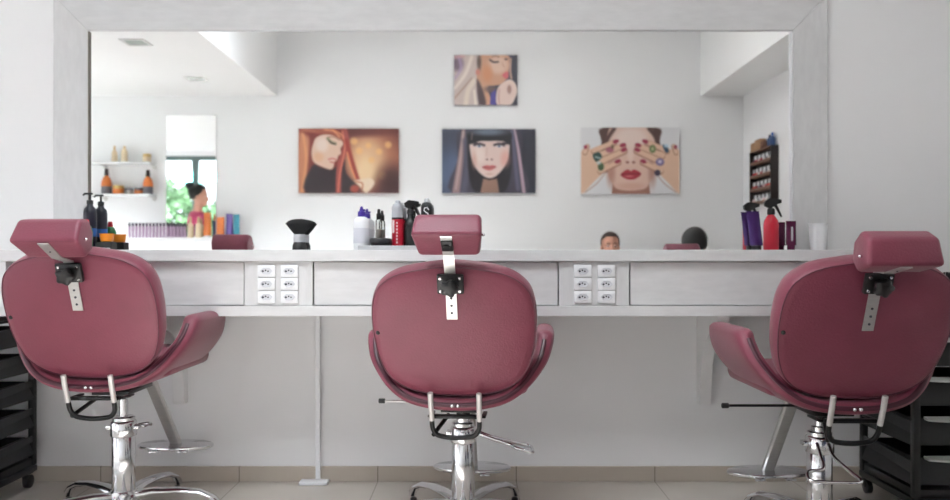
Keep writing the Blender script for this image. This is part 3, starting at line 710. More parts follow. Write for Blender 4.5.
t = thing('hairspray_can', 'black aerosol can with white swirl mark behind the middle headrest', 'aerosol can', (wx(426.8, 3.44), 3.44, ZW))
lobj('can_body', [(0.024, 0), (0.0262, 0.003), (0.0262, 0.190), (0.022, 0.204), (0.014, 0.210)], mat('black_can_paint', (26, 30, 32), 0.3), t)
b = BM()
def sw(u, z): 
    a = -PI/2+u/0.0262; return (0.0268*math.cos(a), 0.0268*math.sin(a), z)
tube(b, [sw(u, z) for u, z in ((0.010, 0.176), (0.003, 0.186), (-0.008, 0.184), (-0.011, 0.173), (-0.003, 0.166), (0.006, 0.160), (0.009, 0.150), (0.002, 0.141), (-0.009, 0.144))], 0.0022, 8)
obj('swirl_mark', b, M_plastic, t)
lobj('nozzle', [(0.012, 0.210), (0.0115, 0.222), (0.008, 0.227), (0.002, 0.228)], M_silver, t)
# right group
t = thing('spray_bottle', 'red spray bottle with black trigger on the worktop at right', 'spray bottle', (wx(771.0, 3.36), 3.36, ZW), R(0))
lobj('bottle_body', [(0.028, 0), (0.0315, 0.005), (0.0315, 0.108), (0.028, 0.128), (0.016, 0.146), (0.012, 0.152)], M_red, t)
trigger(t, 0.152, 1.25)
def squeeze_tube(px, y, rad, h, m, label, tilt=0):
    t = thing('product_tube', label, 'tube', (wx(px, y), y, ZW), 0)
    rings = []
    for k in range(9):
        f = k/8; rx = rad*(1-0.0*f); ry = rad*(1-f)*0.8+0.0015
        rings.append([(rx*math.cos(a)+tilt*f*h, ry*math.sin(a), 0.022+(h-0.022)*f) for a in [2*PI*i/24 for i in range(24)]])
    b = BM(); loft(b, rings); obj('tube_body', b, m, t, 40)
    lobj('cap', [(rad*0.7, 0), (rad*0.74, 0.003), (rad*0.74, 0.021), (rad*0.6, 0.022)], M_black if m is M_purple else m, t)
    b = BM(); rbox(b, -rad*0.25+tilt*h*0.4, rad*0.15+tilt*h*0.4, -rad*0.72, -rad*0.6, h*0.25, h*0.8, 0.001, 1) if m is M_plum else None
    if m is M_plum: obj('print', b, M_silver, t)
    else: b.free()
squeeze_tube(756.5, 3.455, 0.028, 0.172, M_purple, 'shiny purple squeeze tube standing left of the red spray bottle', -0.10)
squeeze_tube(791.0, 3.43, 0.022, 0.128, M_plum, 'plum coloured metallic tube at the right edge of the mirror glass')
# foam cup
t = thing('foam_cup', 'white plastic cup standing on the worktop in front of the right mirror frame', 'cup', (wx(818, 3.40), 3.40, ZW))
b = BM(); pr = [(0.027, 0), (0.029, 0.001), (0.0305, 0.012)]
for k in range(6): z = 0.018+k*0.014; r0 = 0.0305+0.008*(z/0.115); pr += [(r0, z), (r0+0.0011, z+0.006)]
pr += [(0.0385, 0.110), (0.041, 0.112), (0.041, 0.116), (0.0375, 0.116), (0.030, 0.008), (0.001, 0.006)]
lathe(b, pr, 36); obj('cup_wall', b, M_plastic, t, 50)

# ------------------------------------------------------------ back wall: sideboard, mirror, shelves
YBK = YB
sb = (-2.7, YBK+0.13, 0)
t = thing('sideboard', 'low white sideboard against the back wall with a row of hair products', 'cabinet', sb)
b = BM(); rbox(b, -0.55, 0.56, -0.125, 0.13, 1.145, 1.165, 0.002, 1); obj('top_board', b, M_white, t)
b = BM(); rbox(b, -0.54, 0.55, -0.117, 0.11, 0.08, 1.145, 0.001, 1); obj('carcass', b, M_white, t)
b = BM(); rbox(b, -0.52, 0.53, -0.1, 0.09, 0.0, 0.08, 0.001, 1); obj('plinth', b, M_gap, t)
for k in range(3):
    b = BM(); x0 = -0.54+k*0.3637; rbox(b, x0+0.002, x0+0.3617, 0.1105, 0.128, 0.085, 1.14, 0.002, 1); d_ = obj('door', b, M_white, t)
    b = BM(); rbox(b, x0+0.32, x0+0.33, 0.1285, 0.145, 0.6, 0.72, 0.003); obj('handle', b, M_alu, d_)
ZS = 1.1655
def bx_(px, y=-0.2): return (px-475)/F*(2*YM-y)
mm = thing('small_wall_mirror', 'tall narrow mirror on the back wall reflecting the street door', 'mirror', (bx_(191, -0.34), YB, ZS+0.01))
mx0, mx1 = bx_(165.5, -0.34)-bx_(191, -0.34), bx_(216.5, -0.34)-bx_(191, -0.34)
b = BM(); rbox(b, mx0, mx1, 0.001, 0.008, 0.0, 1.14, 0.001, 1); obj('backing', b, M_white, mm, 30)
b = BM(); box(b, mx0+0.006, mx1-0.006, 0.0085, 0.010, 0.006, 1.134); obj('glass', b, M_mirror, mm, None)
# tubes in a row
M_mauve = mat('mauve_tube', (168, 140, 164), 0.4)
GRP = 'mauve tubes in a row on the sideboard'
M_darkcap = mat('dark_violet_cap', (62, 52, 66), 0.4)
def small_tube(x, y, r, h, m, mc, label, name='product_tube', grp=None, cap_top=True):
    t = thing(name, label, 'tube', (x, y, ZS), random.uniform(-0.2, 0.2), grp)
    b = BM(); rings = []
    for k in range(6):
        f = k/5; rings.append([(r*math.cos(a), (r*(1-f) if not cap_top else r*(0.25+0.75*f))*math.sin(a), (0.0 if cap_top else 0.02)+f*(h-0.03)) for a in [2*PI*i/14 for i in range(14)]])
    loft(b, rings); obj('tube_body', b, m, t)
    b = BM()
    if cap_top: lathe(b, [(r*0.9, h-0.03), (r*0.95, h-0.028), (r*0.9, h)], 14)
    else: lathe(b, [(r*0.8, 0), (r*0.85, 0.019)], 14)
    obj('cap', b, mc, t)
for k in range(17):
    small_tube(bx_(129.5+k*3.45, -0.16), -0.16, 0.0115, 0.135, M_mauve, M_darkcap, ('slim mauve tube with dark cap standing in the row below the wall shelves' if k < 11 else 'slim mauve tube with dark cap standing in the row before the small mirror'), grp=GRP+(' below the shelves' if k < 11 else ' before the small mirror'))
def small_bottle(x, y, z, r, h, m, mc, label, cat='bottle', name='product_bottle', m2=None, grp=None, capf=0.28):
    t = thing(name, label, cat, (x, y, z), 0, grp)
    hb = h*(1-capf)
    if m2:
        lobj('bottle_body', [(r*0.94, 0), (r, 0.004), (r, hb*0.42)], m2, t, 18)
        lobj('bottle_shoulder', [(r, hb*0.42), (r, hb*0.62), (r*0.75, hb*0.86), (r*0.35, hb)], m, t, 18)
    else:
        lobj('bottle_body', [(r*0.94, 0), (r, 0.004), (r, hb*0.82), (r*0.7, hb*0.95), (r*0.42, hb)], m, t, 18)
    lobj('cap', [(r*0.42, hb), (r*0.45, hb+0.003), (r*0.38, h-0.003), (r*0.2, h)], mc, t, 14)
M_creamcap = mat('beige_cap', (208, 180, 140), 0.4)
small_bottle(bx_(190.5), -0.2, ZS, 0.026, 0.19, M_cream, M_creamcap, 'cream bottle on the sideboard, left of the cream pair')
small_bottle(bx_(198.5), -0.2, ZS, 0.026, 0.19, M_cream, M_creamcap, 'cream bottle on the sideboard beside the first orange tube')
small_tube(bx_(207.5), -0.2, 0.036, 0.24, M_amber, M_plastic, 'wide orange tube on the sideboard, left of the two orange ones', cap_top=False)
small_tube(bx_(214.0, -0.25), -0.25, 0.016, 0.17, mat('slate_blue_tube', (80, 84, 128), 0.4), M_plastic, 'slim slate blue tube between the two orange tubes', cap_top=False)
small_tube(bx_(220.5), -0.2, 0.036, 0.20, M_amber, M_plastic, 'wide orange tube on the sideboard, right of the two orange ones', cap_top=False)
small_tube(bx_(229.5), -0.2, 0.034, 0.23, mat('violet_tube', (96, 74, 140), 0.4), M_plastic, 'violet tube on the sideboard beside the teal tube', cap_top=False)
small_tube(bx_(236.5), -0.2, 0.028, 0.225, mat('teal_tube', (58, 140, 160), 0.4), M_plastic, 'teal tube at the right end of the sideboard', cap_top=False)
# shelves
def shelf(z, label):
    t = thing('wall_shelf', label, 'shelf', (-3.24, YB, z), 0, 'white glass shelves on the back wall')
    b = BM(); rbox(b, -0.33, 0.27, 0.001, 0.16, -0.018, 0, 0.002, 1); obj('board', b, mat('white_glass_board', (236, 238, 238), 0.2), t)
    for x in (-0.2, 0.255):
        b = BM(); rbox(b, x-0.012, x+0.012, 0.001, 0.12, -0.030, -0.0185, 0.002); lathe(b, [(0.02, 0), (0.022, 0.004), (0.012, 0.014)], 16, (x, 0.001, -0.035), Matrix.Rotation(-PI/2, 3, 'X')); obj('shelf_clamp', b, M_alu, t)
shelf(1.862, 'upper white wall shelf with cream bottles on the back wall')
shelf(1.568, 'lower white wall shelf with amber bottles and jars on the back wall')
def on(z, px, r, h, *a, **k): small_bottle(bx_(px, -0.26), -0.26, z, r, h, *a, **k)
on(1.8622, 114.5, 0.024, 0.15, M_cream, M_creamcap, 'slim cream bottle at the left of the upper shelf')
on(1.8622, 124.5, 0.028, 0.15, M_cream, M_creamcap, 'broader cream bottle in the middle of the upper shelf', capf=0.2)
M_gold = mat('gold_beige_lid', (196, 164, 104), 0.35, 0.3)
def jar(z, px, r, h, m, ml_, label):
    t = thing('cream_jar', label, 'jar', (bx_(px, -0.26), -0.26, z))
    lobj('jar_body', [(r*0.94, 0), (r, 0.004), (r, h*0.6), (r*0.96, h*0.62)], m, t, 20)
    lobj('lid', [(r*0.97, h*0.62), (r*1.02, h*0.64), (r*1.02, h*0.96), (r*0.95, h), (0.001, h)], ml_, t, 20)
jar(1.8622, 147, 0.036, 0.075, M_cream, M_gold, 'cream jar with gold lid on the upper shelf')
M_smoke = mat('smoky_grey_label', (92, 92, 100), 0.4)
on(1.5682, 106.5, 0.046, 0.235, M_amber, mat('dark_brown_cap', (60, 36, 34), 0.4), 'amber bottle with dark lower half at the left of the lower shelf', m2=M_smoke)
on(1.5682, 148, 0.044, 0.225, M_amber, mat('dark_brown_cap', (60, 36, 34), 0.4), 'amber bottle with dark lower half at the right of the lower shelf', m2=M_smoke)
jar(1.5682, 118.5, 0.050, 0.08, M_amber, M_gold, 'large amber jar on the lower shelf beside the left amber bottle')
jar(1.5682, 129, 0.036, 0.055, mat('grey_jar', (176, 172, 166), 0.4), M_smoke, 'small grey jar with dark lid in the middle of the lower shelf')
jar(1.5682, 138.5, 0.038, 0.058, M_amber, M_smoke, 'small amber jar on the lower shelf beside the right amber bottle')
# ------------------------------------------------------------ polish rack on right wall
rk = (XR, 0.255, 1.45)
t = thing('polish_rack', 'dark wooden wall rack with four tiers of nail polish on the right wall', 'rack', rk)
M_rack = mat('dark_rack_wood', (44, 34, 32), 0.5, var=0.2)
b = BM(); box(b, -0.008, -0.001, -0.25, 0.25, 0, 0.465); obj('back_panel', b, M_rack, t, None)
for y in (-0.25, 0.238):
    b = BM(); rbox(b, -0.068, -0.008, y, y+0.012, 0, 0.465, 0.001, 1); obj('side_panel', b, M_rack, t, 30)
for k in range(5):
    b = BM(); z = k*0.1145; rbox(b, -0.066, -0.008, -0.238, 0.238, z, z+0.007, 0.0008, 1)
    if k < 4: rbox(b, -0.067, -0.062, -0.238, 0.238, z+0.007, z+0.024, 0.0008, 1)
    obj('shelf_board', b, mat('brown_shelf_board', (120, 84, 66), 0.5), t, 30)
PCOL = {'red': (178, 30, 50), 'pale pink': (226, 196, 198), 'white': (232, 230, 228), 'coral': (214, 96, 84), 'grey': (150, 148, 158), 'plum': (92, 34, 66)}
seqs = [['pale pink', 'white', 'grey', 'white', 'pale pink', 'white', 'grey', 'white'], ['coral', 'red', 'grey', 'plum', 'pale pink', 'red', 'coral', 'grey'], ['red', 'coral', 'white', 'red', 'white', 'grey', 'white', 'red'], ['plum', 'red', 'pale pink', 'red', 'white', 'grey', 'white', 'coral']]
tiern = ['bottom', 'second lowest', 'second highest', 'top']
for k in range(4):
    for i in range(16):
        cn = seqs[k][(i//2) % 8]
        tt = thing('nail_polish_bottle', '%s nail polish bottle on the %s tier of the rack' % (cn, tiern[k]), 'nail polish', (XR-0.037, 0.255-0.222+i*0.0296, 1.45+k*0.1145+0.0072), 0, '%s polish on %s tier' % (cn, tiern[k]))
        lobj('bottle_body', [(0.011, 0), (0.0125, 0.003), (0.0125, 0.034), (0.006, 0.040)], mat('polish_'+cn.replace(' ', '_'), PCOL[cn], 0.25), tt, 12)
        lobj('cap', [(0.0065, 0.040), (0.007, 0.041), (0.006, 0.072), (0.004, 0.074)], M_plastic if (i+k) % 3 else M_black, tt, 10)
def topbox(y0, y1, h, m, label):
    t = thing('product_box', label, 'box', (XR-0.036, (y0+y1)/2, 1.9152))
    b = BM(); hw = (y1-y0)/2-0.001; rbox(b, -0.028, 0.028, -hw, hw, 0, h*0.8, 0.002); obj('carton', b, m, t)
    b = BM(); rbox(b, -0.0285, 0.0285, -hw*0.98, hw*0.98, h*0.8, h, 0.002); obj('lid', b, m, t)
M_kraft = mat('kraft_card', (166, 128, 96), 0.7)
topbox(0.02, 0.12, 0.075, M_kraft, 'small kraft box on top of the polish rack, far end')
topbox(0.125, 0.25, 0.09, M_kraft, 'wide kraft box in the middle of the rack top')
topbox(0.255, 0.33, 0.06, mat('brown_card', (120, 84, 70), 0.7), 'low brown box on top of the polish rack')
small_bottle(XR-0.036, 0.40, 1.9152, 0.022, 0.10, mat('blue_bottle', (48, 76, 120), 0.3), M_black, 'blue bottle on the rack top beside the boxes')
small_bottle(XR-0.036, 0.46, 1.9152, 0.024, 0.11, mat('blue_bottle', (48, 76, 120), 0.3), M_bluel, 'bright-capped blue bottle at the near end of the rack top')
# ------------------------------------------------------------ printed canvases on the back wall
import numpy as np
class Paint:
    """a print: colours laid on a grid, in picture units (u right, v down)"""
    def __init__(s, u0, u1, v0, v1, nx, ny, base):
        s.U, s.V = np.meshgrid(np.linspace(u0, u1, nx), np.linspace(v0, v1, ny)); s.nx, s.ny = nx, ny
        s.I = np.zeros((ny, nx, 3)); s.I[:] = base
    def _mix(s, d, c, soft, al):
        a = np.clip(0.5-d/max(soft, 1e-3), 0, 1); a = (a*a*(3-2*a))*al
        s.I = s.I*(1-a[..., None])+np.array(c, float)*a[..., None]
    def ell(s, cx, cy, rx, ry, c, rot=0, soft=10, al=1):
        r = math.radians(rot); x = s.U-cx; y = s.V-cy
        X = x*math.cos(r)+y*math.sin(r); Y = -x*math.sin(r)+y*math.cos(r)
        s._mix((np.sqrt((X/rx)**2+(Y/ry)**2)-1)*min(rx, ry), c, soft, al)
    def _seg(s, a, b):
        a = np.array(a, float); b = np.array(b, float); d = b-a; L = max(d@d, 1e-9)
        t = np.clip(((s.U-a[0])*d[0]+(s.V-a[1])*d[1])/L, 0, 1)
        return np.hypot(s.U-a[0]-t*d[0], s.V-a[1]-t*d[1]), t
    def line(s, pts, w, c, soft=6, al=1, w1=None):
        pts = [(p.x, p.y) for p in smooth_path([(x, y, 0) for x, y in pts], 5)]
        D = np.full(s.U.shape, 1e9); n = len(pts)-1
        for i in range(n):
            d, t = s._seg(pts[i], pts[i+1]); ww = w if w1 is None else w+(w1-w)*((i+t)/n)
            D = np.minimum(D, d-ww/2)
        s._mix(D, c, soft, al)
    def poly(s, pts, c, soft=8, al=1, curve=True):
        if curve: pts = [(p.x, p.y) for p in smooth_path([(x, y, 0) for x, y in pts], 4, True)]
        D = np.full(s.U.shape, 1e9); ins = np.zeros(s.U.shape, bool); n = len(pts)
        for i in range(n):
            a, b = pts[i], pts[(i+1) % n]
            D = np.minimum(D, s._seg(a, b)[0])
            cond = ((a[1] > s.V) != (b[1] > s.V))
            if a[1] != b[1]: ins ^= cond & (s.U < (b[0]-a[0])*(s.V-a[1])/(b[1]-a[1])+a[0])
        s._mix(np.where(ins, -D, D), c, soft, al)
M_print = bpy.data.materials.new('canvas_print'); M_print.use_nodes = True
_n = M_print.node_tree.nodes; _l = M_print.node_tree.links
_a = _n.new('ShaderNodeVertexColor'); _a.layer_name = 'print'
_l.new(_a.outputs['Color'], _n['Principled BSDF'].inputs['Base Color']); _n['Principled BSDF'].inputs['Roughness'].default_value = 0.45
def canvas(px0, px1, py0, py1, P, edge, label):
    y = YB+0.03; d = 2*YM-y
    x0, x1 = (px0-475)/F*d, (px1-475)/F*d; z1, z0 = 1+(256-py0)/F*d, 1+(256-py1)/F*d
    c = ((x0+x1)/2, YB+0.0005, (z0+z1)/2); hx, hh = (x1-x0)/2, (z1-z0)/2
    t = thing('canvas_picture', label, 'picture', c, 0, 'printed canvases on the back wall')
    b = BM(); rbox(b, -hx, hx, 0.0, 0.0292, -hh, hh, 0.001, 1); obj('stretched_canvas', b, mat('canvas_edge_'+label.split()[0], edge, 0.6), t, 30)
    me = bpy.data.meshes.new('print'); nx, ny = P.nx, P.ny
    vs = [(-hx+2*hx*i/(nx-1), 0.0297, hh-2*hh*j/(ny-1)) for j in range(ny) for i in range(nx)]
    fs = [(j*nx+i, j*nx+i+1, (j+1)*nx+i+1, (j+1)*nx+i) for j in range(ny-1) for i in range(nx-1)]
    me.from_pydata(vs, [], fs); me.flip_normals(); me.materials.append(M_print)
    ca_ = me.color_attributes.new('print', 'FLOAT_COLOR', 'POINT')
    I = np.clip(P.I*0.86+np.array([206, 200, 194])*0.14, 0, 255)/255.0; I = np.where(I <= 0.04045, I/12.92, ((I+0.055)/1.055)**2.4)  # pale glare haze mixed into the print colours
    ca_.data.foreach_set('color', np.concatenate([I.reshape(-1, 3), np.ones((nx*ny, 1))], 1).astype(np.float32).ravel())
    o = bpy.data.objects.new('print', me); C.objects.link(o); o.parent = t
# 1: profile of a red haired woman blowing gold sparks
P = Paint(30, 690, 42, 468, 200, 130, (92, 36, 34))
P.ell(520, 240, 190, 190, (170, 100, 72), soft=150); P.ell(480, 250, 120, 150, (226, 176, 132), soft=120); P.ell(470, 330, 60, 110, (246, 216, 170), soft=70, al=.8)
for cx, cy, r in ((395, 125, 24), (490, 155, 18), (560, 195, 20), (430, 190, 22), (585, 355, 26), (620, 150, 22), (510, 250, 20)): P.ell(cx, cy, r, r, (244, 188, 120), soft=22, al=.75)
P.ell(640, 420, 90, 130, (50, 22, 26), soft=120, al=.9); P.ell(430, 60, 200, 34, (84, 28, 30), soft=50, al=.8)
P.poly([(30, 42), (330, 42), (345, 130), (310, 300), (330, 468), (30, 468)], (120, 38, 32), soft=20)
P.poly([(30, 100), (70, 80), (110, 130), (100, 300), (80, 468), (30, 468)], (196, 122, 88), soft=40)
P.line([(60, 80), (80, 250), (50, 460)], 14, (240, 170, 110), soft=24, al=.7); P.line([(120, 60), (110, 250), (90, 468)], 30, (110, 34, 30), soft=24, al=.8)
P.line([(60, 50), (150, 60), (230, 50)], 20, (206, 126, 92), soft=26, al=.7)
P.poly([(120, 290), (180, 300), (260, 310), (330, 240), (345, 340), (430, 468), (80, 468)], (34, 24, 30), soft=24)
P.poly([(150, 100), (215, 80), (290, 100), (325, 140), (306, 175), (312, 208), (292, 222), (284, 250), (268, 262), (258, 300), (236, 312), (180, 292), (130, 262), (116, 200), (128, 140)], (226, 190, 168), soft=10)
P.ell(185, 150, 40, 48, (236, 216, 206), soft=40, al=.8); P.ell(160, 230, 34, 30, (226, 170, 130), soft=40, al=.8)
P.line([(222, 108), (245, 132), (272, 142)], 16, (88, 92, 60), soft=14, al=.8); P.line([(232, 128), (252, 142), (274, 146)], 7, (44, 26, 26), soft=6)
P.line([(228, 98), (268, 100), (298, 118)], 7, (130, 80, 60), soft=8, al=.7)
P.line([(228, 246), (252, 240), (276, 246)], 10, (206, 110, 110), soft=7); P.line([(240, 262), (264, 268)], 9, (196, 100, 100), soft=7)
P.line([(160, 60), (250, 66), (330, 110)], 34, (158, 74, 56), soft=20); P.line([(200, 50), (260, 60), (300, 96)], 8, (246, 160, 110), soft=10); P.line([(250, 46), (310, 80), (330, 118)], 7, (240, 150, 100), soft=10)
P.line([(330, 42), (345, 150), (300, 300), (292, 468)], 36, (160, 66, 60), soft=18); P.line([(318, 60), (335, 170), (304, 330), (290, 460)], 7, (240, 130, 100), soft=8, al=.9)
P.line([(345, 120), (380, 250), (420, 380)], 26, (150, 44, 36), soft=20); P.line([(350, 200), (376, 300), (404, 370)], 8, (244, 140, 90), soft=12)
P.poly([(400, 388), (440, 378), (500, 370), (530, 400), (500, 450), (470, 468), (440, 430)], (238, 214, 188), soft=16); P.line([(408, 392), (450, 404), (450, 440)], 10, (180, 90, 60), soft=10, al=.8)
P.ell(400, 440, 30, 26, (190, 70, 50), soft=20, al=.8)
canvas(298.5, 398.8, 128.5, 193, P, (120, 60, 50), 'red haired woman in profile printed on canvas, leftmost picture reflected in the mirror')
# 2: straight dark hair with fringe
P = Paint(36, 656, 42, 466, 190, 130, (52, 58, 78))
P.ell(100, 330, 100, 160, (78, 96, 134), soft=120, al=.8); P.ell(620, 250, 80, 260, (30, 32, 44), soft=80, al=.8)
P.poly([(165, 42), (540, 42), (560, 250), (590, 466), (100, 466), (140, 250)], (52, 50, 66), soft=16)
P.line([(180, 42), (165, 200), (128, 466)], 20, (150, 120, 124), soft=16, w1=52); P.line([(176, 60), (158, 240), (128, 440)], 10, (206, 176, 168), soft=14, al=.8)
P.line([(515, 42), (545, 200), (580, 466)], 14, (186, 156, 172), soft=12, w1=24); P.line([(500, 60), (520, 240), (540, 440)], 24, (92, 92, 124), soft=24, al=.8)
P.line([(190, 120), (200, 300), (180, 466)], 40, (74, 74, 96), soft=34, al=.8)
P.poly([(220, 60), (350, 42), (480, 60), (500, 250), (480, 400), (430, 466), (270, 466), (220, 380), (206, 200)], (22, 20, 28), soft=16)
P.poly([(290, 466), (310, 370), (350, 380), (400, 370), (416, 466)], (150, 112, 96), soft=12, curve=False)
P.poly([(222, 130), (290, 120), (350, 116), (420, 122), (480, 130), (476, 230), (444, 300), (396, 352), (352, 368), (310, 352), (262, 304), (230, 230)], (226, 198, 190), soft=12)
P.ell(285, 215, 36, 50, (238, 220, 212), soft=40, al=.7); P.ell(455, 240, 30, 50, (226, 150, 136), soft=40, al=.6); P.ell(250, 250, 16, 50, (206, 150, 136), soft=24, al=.6)
P.poly([(212, 60), (350, 46), (490, 60), (486, 140), (430, 118), (350, 122), (290, 122), (220, 138)], (20, 20, 28), soft=10)
P.ell(345, 62, 110, 22, (112, 128, 150), soft=30, al=.75); P.line([(236, 70), (232, 110)], 8, (120, 100, 100), soft=10, al=.8)
for ex, f in ((283, 1), (416, -1)):
    P.line([(ex-32, 148), (ex, 140), (ex+32, 150)], 16, (50, 40, 50), soft=12); P.ell(ex, 158, 20, 7, (216, 216, 224), soft=5); P.ell(ex, 156, 9, 8, (60, 84, 110), soft=5)
P.line([(222, 136), (260, 132)], 14, (30, 26, 34), soft=10); P.line([(440, 136), (478, 138)], 14, (30, 26, 34), soft=10)
P.line([(334, 170), (330, 220)], 8, (206, 166, 154), soft=14, al=.7); P.ell(334, 244, 8, 5, (110, 60, 60), soft=6); P.ell(366, 244, 8, 5, (110, 60, 60), soft=6)
P.poly([(300, 294), (335, 280), (350, 285), (368, 280), (398, 292), (370, 312), (350, 318), (325, 312)], (206, 106, 106), soft=6); P.line([(305, 294), (350, 298), (394, 293)], 4, (120, 40, 50), soft=5)
P.ell(350, 340, 24, 8, (196, 150, 136), soft=12, al=.6)
canvas(442, 535.5, 129, 193, P, (60, 62, 78), 'dark fringe haired woman facing front printed on canvas, middle picture reflected in the mirror')
# 3: hands over eyes, rings, red lips
P = Paint(34, 678, 42, 470, 200, 130, (226, 226, 230))
P.poly([(180, 42), (530, 42), (548, 130), (530, 330), (200, 330), (168, 130)], (70, 44, 40), soft=14)
P.poly([(235, 470), (240, 400), (480, 400), (486, 470)], (150, 96, 80), soft=10, curve=False)
P.poly([(215, 60), (260, 42), (470, 42), (510, 80), (528, 180), (520, 300), (470, 420), (400, 446), (310, 446), (250, 420), (206, 320), (196, 180)], (222, 184, 168), soft=12)
P.ell(360, 110, 110, 70, (236, 216, 208), soft=60, al=.8); P.ell(230, 330, 26, 80, (176, 120, 104), soft=40, al=.8); P.ell(500, 330, 24, 80, (170, 116, 100), soft=40, al=.8); P.ell(360, 420, 90, 22, (206, 154, 136), soft=30, al=.7)
P.line([(250, 50), (210, 110), (190, 160)], 26, (74, 46, 42), soft=18); P.line([(480, 50), (520, 100), (540, 160)], 26, (74, 46, 42), soft=18)
P.ell(358, 215, 20, 50, (236, 210, 200), soft=30, al=.8); P.ell(338, 266, 11, 8, (140, 80, 76), soft=8); P.ell(378, 266, 11, 8, (140, 80, 76), soft=8)
SK = (226, 184, 156); SD = (160, 106, 86)
for m in (1, -1):
    fx = (lambda x: x) if m == 1 else (lambda x: 716-x)
    P.poly([(fx(34), 200), (fx(90), 180), (fx(170), 200), (fx(210), 260), (fx(190), 320), (fx(110), 400), (fx(40), 468), (fx(20), 400)], SK, soft=10)
    P.line([(fx(60), 460), (fx(140), 400), (fx(196), 330)], 6, SD, soft=10, al=.7)
    for a, b_, w_ in (((60, 200), (76, 160), 26), ((120, 190), (250, 136), 34), ((150, 220), (310, 158), 36), ((160, 262), (318, 190), 36), ((160, 320), (280, 264), 32)):
        P.line([(fx(a[0]), a[1]+5), (fx(b_[0]), b_[1]+5)], w_+7, SD, soft=8, al=.75); P.line([(fx(a[0]), a[1]), (fx(b_[0]), b_[1])], w_, SK, soft=6, w1=w_-8)
    for n_, (nx_, ny_) in enumerate(((64, 168), (262, 132), (308, 156), (314, 186), (274, 260))): P.ell(fx(nx_), ny_, 21 if n_ else 12, 13, (150, 34, 62), rot=-20*m, soft=6)
P.poly([(112, 215), (150, 200), (172, 232), (140, 262), (120, 250)], (36, 66, 62), soft=6); P.line([(130, 232), (160, 240)], 8, (170, 200, 196), soft=8); P.ell(164, 294, 20, 26, (70, 96, 60), soft=8); P.ell(150, 270, 14, 10, (196, 206, 206), soft=8)
P.ell(222, 186, 26, 18, (150, 60, 90), soft=12, al=.8); P.ell(240, 166, 10, 14, (110, 84, 60), soft=8)
P.ell(502, 180, 22, 26, (96, 112, 62), soft=8); P.ell(502, 180, 9, 12, (170, 180, 130), soft=8); P.poly([(566, 150), (600, 170), (608, 200), (584, 200)], (40, 66, 90), soft=6); P.ell(590, 160, 14, 10, (180, 206, 226), soft=10)
P.ell(550, 264, 28, 24, (120, 104, 158), soft=8); P.ell(550, 262, 12, 10, (214, 206, 232), soft=8); P.ell(534, 334, 20, 20, (52, 40, 66), soft=8)
P.poly([(292, 345), (335, 312), (360, 322), (384, 312), (428, 340), (396, 370), (360, 378), (322, 370)], (168, 28, 44), soft=6); P.line([(300, 345), (360, 340), (420, 342)], 5, (100, 12, 24), soft=5); P.ell(350, 356, 26, 6, (226, 130, 130), soft=8, al=.7)
canvas(581, 679.5, 127.5, 194, P, (214, 212, 212), 'ringed hands covering a red lipped face printed on canvas, rightmost picture reflected in the mirror')
# 4: blonde woman, hand at lips
P = Paint(52, 580, 50, 458, 150, 116, (60, 56, 70))
P.ell(560, 300, 70, 300, (50, 50, 66), soft=40, al=.8)
P.poly([(52, 50), (280, 50), (250, 200), (280, 458), (52, 458)], (206, 186, 180), soft=12, curve=False)
P.ell(80, 120, 50, 60, (86, 66, 92), soft=50, al=.8); P.line([(60, 320), (150, 200), (200, 60)], 26, (236, 222, 212), soft=24); P.line([(90, 60), (110, 160), (60, 240)], 20, (176, 150, 190), soft=26, al=.8)
P.line([(60, 400), (130, 320), (200, 240)], 14, (166, 128, 110), soft=18, al=.8); P.line([(150, 458), (170, 340), (220, 260)], 40, (232, 216, 200), soft=26, al=.9); P.line([(60, 70), (130, 56)], 24, (206, 150, 150), soft=26, al=.8); P.line([(232, 458), (220, 340)], 16, (240, 228, 214), soft=14)
P.poly([(270, 50), (490, 50), (512, 110), (508, 170), (500, 230), (480, 256), (440, 290), (380, 300), (330, 320), (370, 458), (280, 458), (240, 300), (250, 160)], (206, 150, 120), soft=10)
P.ell(420, 130, 80, 70, (226, 190, 172), soft=60, al=.9); P.ell(330, 200, 40, 70, (214, 138, 96), soft=50, al=.8); P.ell(260, 110, 18, 60, (70, 56, 56), soft=24, al=.8); P.ell(250, 190, 18, 26, (214, 130, 116), soft=14)
P.poly([(240, 250), (290, 330), (320, 458), (260, 458)], (70, 56, 66), soft=24, al=.9); P.ell(350, 330, 50, 26, (110, 84, 80), soft=30, al=.8)
P.line([(352, 90), (382, 108), (418, 106)], 14, (50, 36, 40), soft=12); P.line([(370, 62), (400, 56), (424, 68)], 8, (120, 80, 66), soft=8); P.ell(486, 84, 14, 8, (80, 50, 50), soft=10)
P.line([(452, 110), (470, 150), (456, 130)], 8, (190, 130, 110), soft=12, al=.6)
P.poly([(452, 214), (480, 190), (500, 186), (506, 230), (480, 244)], (214, 96, 104), soft=8)
P.poly([(360, 360), (400, 330), (410, 458), (350, 458)], (70, 62, 150), soft=14, curve=False)
P.poly([(412, 330), (470, 268), (520, 250), (560, 280), (580, 340), (560, 400), (520, 458), (410, 458)], (228, 200, 190), soft=10); P.ell(512, 330, 18, 36, (140, 96, 88), soft=14, al=.8); P.line([(430, 330), (424, 400), (430, 458)], 8, (166, 110, 110), soft=10, al=.8); P.line([(524, 80), (520, 180), (530, 240)], 14, (206, 160, 140), soft=12)
canvas(454, 517.5, 55, 105, P, (120, 112, 118), 'blonde woman with hand at lips printed on a smaller canvas, topmost picture')

